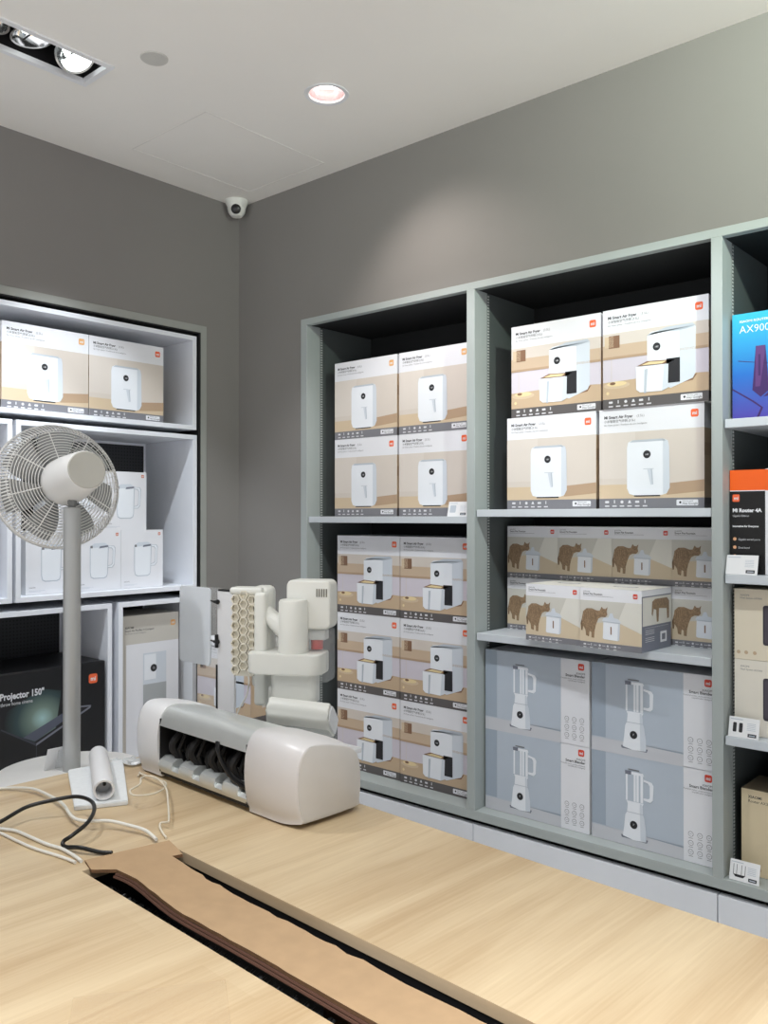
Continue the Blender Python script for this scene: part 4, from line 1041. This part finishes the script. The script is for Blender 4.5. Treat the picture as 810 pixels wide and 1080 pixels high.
# ------------------------------------------------------------------ cables
def cable(name, pts, r, m, label):
    bm = bmesh.new(); tube(bm, smooth_path([(x, y, z-T) for x, y, z in pts], 6), r, 10)
    o = mesh_obj(name, bm, m, None, True, (0, 0, T)); return tag(o, label, 'cable')
BLACK = [(1.562, -1.954, 0.856), (1.575, -1.911, 0.867), (1.558, -1.849, 0.877), (1.58, -1.803, 0.885), (1.609, -1.763, 0.89), (1.661, -1.757, 0.891), (1.713, -1.778, 0.889), (1.757, -1.818, 0.883), (1.771, -1.859, 0.872), (1.764, -1.874, 0.862), (1.778, -1.878, 0.8565), (1.818, -1.868, 0.862), (1.85, -1.847, 0.8555), (1.872, -1.833, 0.8555)]
WHITE1 = [(1.318, -1.80, 0.855), (1.342, -1.775, 0.856), (1.403, -1.754, 0.861), (1.494, -1.757, 0.863), (1.568, -1.769, 0.865), (1.663, -1.799, 0.867), (1.706, -1.793, 0.867), (1.741, -1.761, 0.867), (1.791, -1.744, 0.865), (1.833, -1.735, 0.863), (1.865, -1.738, 0.860), (1.884, -1.742, 0.8585)]
THIN = [(1.478, -1.522, 0.854), (1.460, -1.507, 0.8535), (1.452, -1.50, 0.8535), (1.483, -1.516, 0.859), (1.556, -1.524, 0.863), (1.608, -1.532, 0.867), (1.655, -1.566, 0.871), (1.681, -1.614, 0.875), (1.678, -1.649, 0.879), (1.669, -1.66, 0.882), (1.642, -1.648, 0.883), (1.623, -1.611, 0.884), (1.581, -1.579, 0.883), (1.581, -1.556, 0.882), (1.611, -1.552, 0.879), (1.668, -1.571, 0.875), (1.729, -1.608, 0.871), (1.827, -1.673, 0.867), (1.828, -1.679, 0.863), (1.814, -1.685, 0.859), (1.836, -1.699, 0.8555), (1.880, -1.716, 0.8535)]
LEFT1 = [(1.517, -1.935, 0.854), (1.58, -1.914, 0.854), (1.616, -1.899, 0.854), (1.676, -1.895, 0.854), (1.733, -1.892, 0.854), (1.772, -1.885, 0.854), (1.809, -1.885, 0.854), (1.84, -1.887, 0.8535), (1.860, -1.890, 0.8535)]
LEFT2 = [(1.514, -1.944, 0.8535), (1.59, -1.926, 0.8535), (1.673, -1.922, 0.8535), (1.734, -1.918, 0.8535), (1.796, -1.907, 0.8535), (1.83, -1.902, 0.8535), (1.856, -1.900, 0.8535)]
M_wc = mat('cable_white', s(226, 224, 216), .4); M_wc2 = mat('cable_cream', s(222, 214, 196), .4); M_bc = mat('cable_black', s(20, 20, 20), .35)
cable('black_cable', BLACK, .0042, M_bc, 'thick black cable looping over the wooden table')
cable('white_cable', WHITE1, .0036, M_wc, 'white cable running from the left table edge under the black loop')
cable('white_cable', THIN, .0022, M_wc2, 'thin cream cable coiled in front of the device')
cable('white_cable', LEFT1, .0036, M_wc, 'white cable at left picture edge, upper of the two leading to the cardboard')
cable('white_cable', LEFT2, .0030, M_wc, 'thinner white cable at left picture edge, nearest to the camera')
VC = [(1.478+.03, VY+.0, 1.075), (1.53, VY-.01, 1.055), (1.545, VY-.03, 1.02), (1.52, VY-.035, .98), (1.49, VY-.035, .93), (1.485, VY-.03, .903)]
bm = bmesh.new(); tube(bm, smooth_path(VC, 6), .0022, 8); tag(mesh_obj('charging_cable', bm, M_wc, None, True), 'thin white cable hanging under the honeycomb strip', 'cable')

# ------------------------------------------------------------------ ceiling fittings
LB = empty('recessed_spotlight', ((LX0+LX1)/2, (LY0+LY1)/2, CE), 'rectangular recessed ceiling lamp with tilting black and chrome spots', 'ceiling light')
lx, ly = LB.location.x, LB.location.y
bm = bmesh.new()
for b in [(LX0-.012, LX0+.008, LY0-.012, LY1+.012), (LX1-.008, LX1+.012, LY0-.012, LY1+.012), (LX0+.008, LX1-.008, LY0-.012, LY0+.008), (LX0+.008, LX1-.008, LY1-.008, LY1+.012)]:
    box(bm, b[0]-lx, b[1]-lx, b[2]-ly, b[3]-ly, -.006, .012)
mesh_obj('rim', bm, M_white, LB)
bm = bmesh.new()
for b in [(LX0, LX0+.004, LY0, LY1, .012, .11), (LX1-.004, LX1, LY0, LY1, .012, .11), (LX0, LX1, LY0, LY0+.004, .012, .11), (LX0, LX1, LY1-.004, LY1, .012, .11), (LX0, LX1, LY0, LY1, .11, .115)]:
    box(bm, b[0]-lx, b[1]-lx, b[2]-ly, b[3]-ly, b[4], b[5])
mesh_obj('housing', bm, M_black, LB)
for k, (yc, dirv) in enumerate(((LY1-.085, (.70, -.05, -.80)), (LY1-.235, (.10, .12, -1)), (LY1-.375, (0, -.3, -1)))):
    M_ = axis_mat(((LX0+LX1)/2-lx, yc-ly, .045), dirv)
    bm = bmesh.new(); lathe(bm, [(.062, .012), (.067, .012), (.068, .0), (.064, -.02), (.034, -.045), (0, -.045), (0, -.040), (.030, -.040), (.058, -.018), (.062, .012)], 36, M_)
    h = mesh_obj('lamp_head', bm, M_gloss_black, LB, True)
    bm = bmesh.new(); lathe(bm, [(.030, -.036), (.054, -.014), (.0610, .0125), (.0680, .0135), (.0690, .0), (.0660, -.002)], 36, M_); mesh_obj('lamp_ring', bm, M_chrome, h, True)
    bm = bmesh.new(); lathe(bm, [(0, -.012), (.032, -.014), (.032, -.022), (0, -.024)], 36, M_); mesh_obj('lens', bm, M_lampcool, h, True)
    bm = bmesh.new(); tube(bm, [((LX0+.006)-lx, yc-ly, .045), ((LX1-.006)-lx, yc-ly, .045)], .003, 6); mesh_obj('pivot', bm, M_black, h)
DL = empty('recessed_downlight', (DLX, DLY, CE), 'round recessed downlight with glowing reflector', 'ceiling light')
bm = bmesh.new(); lathe(bm, [(.065, .004), (.0655, -.003), (.080, -.004), (.082, -.001), (.080, .0)], 48); mesh_obj('rim', bm, M_white, DL, True)
bm = bmesh.new(); lathe(bm, [(.0655, .0), (.062, .03), (.052, .06), (.04, .072)], 48); mesh_obj('reflector', bm, mat('reflector_pink', s(240, 226, 226), .2, metal=.9), DL, True)
bm = bmesh.new(); lathe(bm, [(0, .036), (.034, .040), (.044, .050), (.044, .072), (0, .072)], 32); mesh_obj('lamp', bm, M_lampwarm, DL, True)
bm = bmesh.new(); lathe(bm, [(0, -.004), (.044, -.004), (.046, -.002), (.046, 0), (0, 0)], 40)
tag(mesh_obj('ceiling_sensor', bm, mat('sensor_grey', s(196, 194, 188), .7), None, True, (.882, -1.081, CE)), 'flat round blank cover disc on the ceiling', 'ceiling disc')
CC = empty('security_camera', (.062, -.066, CE), 'white dome security camera in the ceiling corner', 'security camera')
bm = bmesh.new(); lathe(bm, [(0, 0), (.056, 0), (.056, -.010), (.050, -.020), (.044, -.034), (0, -.034)], 40); mesh_obj('mount', bm, M_cream, CC, True)
bm = bmesh.new(); lathe(bm, [(0, -.045), (.026, -.040), (.040, -.022), (.045, 0), (.040, .020), (.02, .034), (0, .036)], 36, Matrix.Translation((0, 0, -.036))); bl = mesh_obj('camera_ball', bm, M_cream, CC, True)
dv = Vector((.72, -.70, -.30)).normalized(); M_ = axis_mat(Vector((0, 0, -.040))+dv*.030, dv)
bm = bmesh.new(); lathe(bm, [(0, .018), (.018, .016), (.023, .012), (.024, .0), (0, 0)], 32, M_); mesh_obj('lens', bm, M_gloss_black, bl, True)
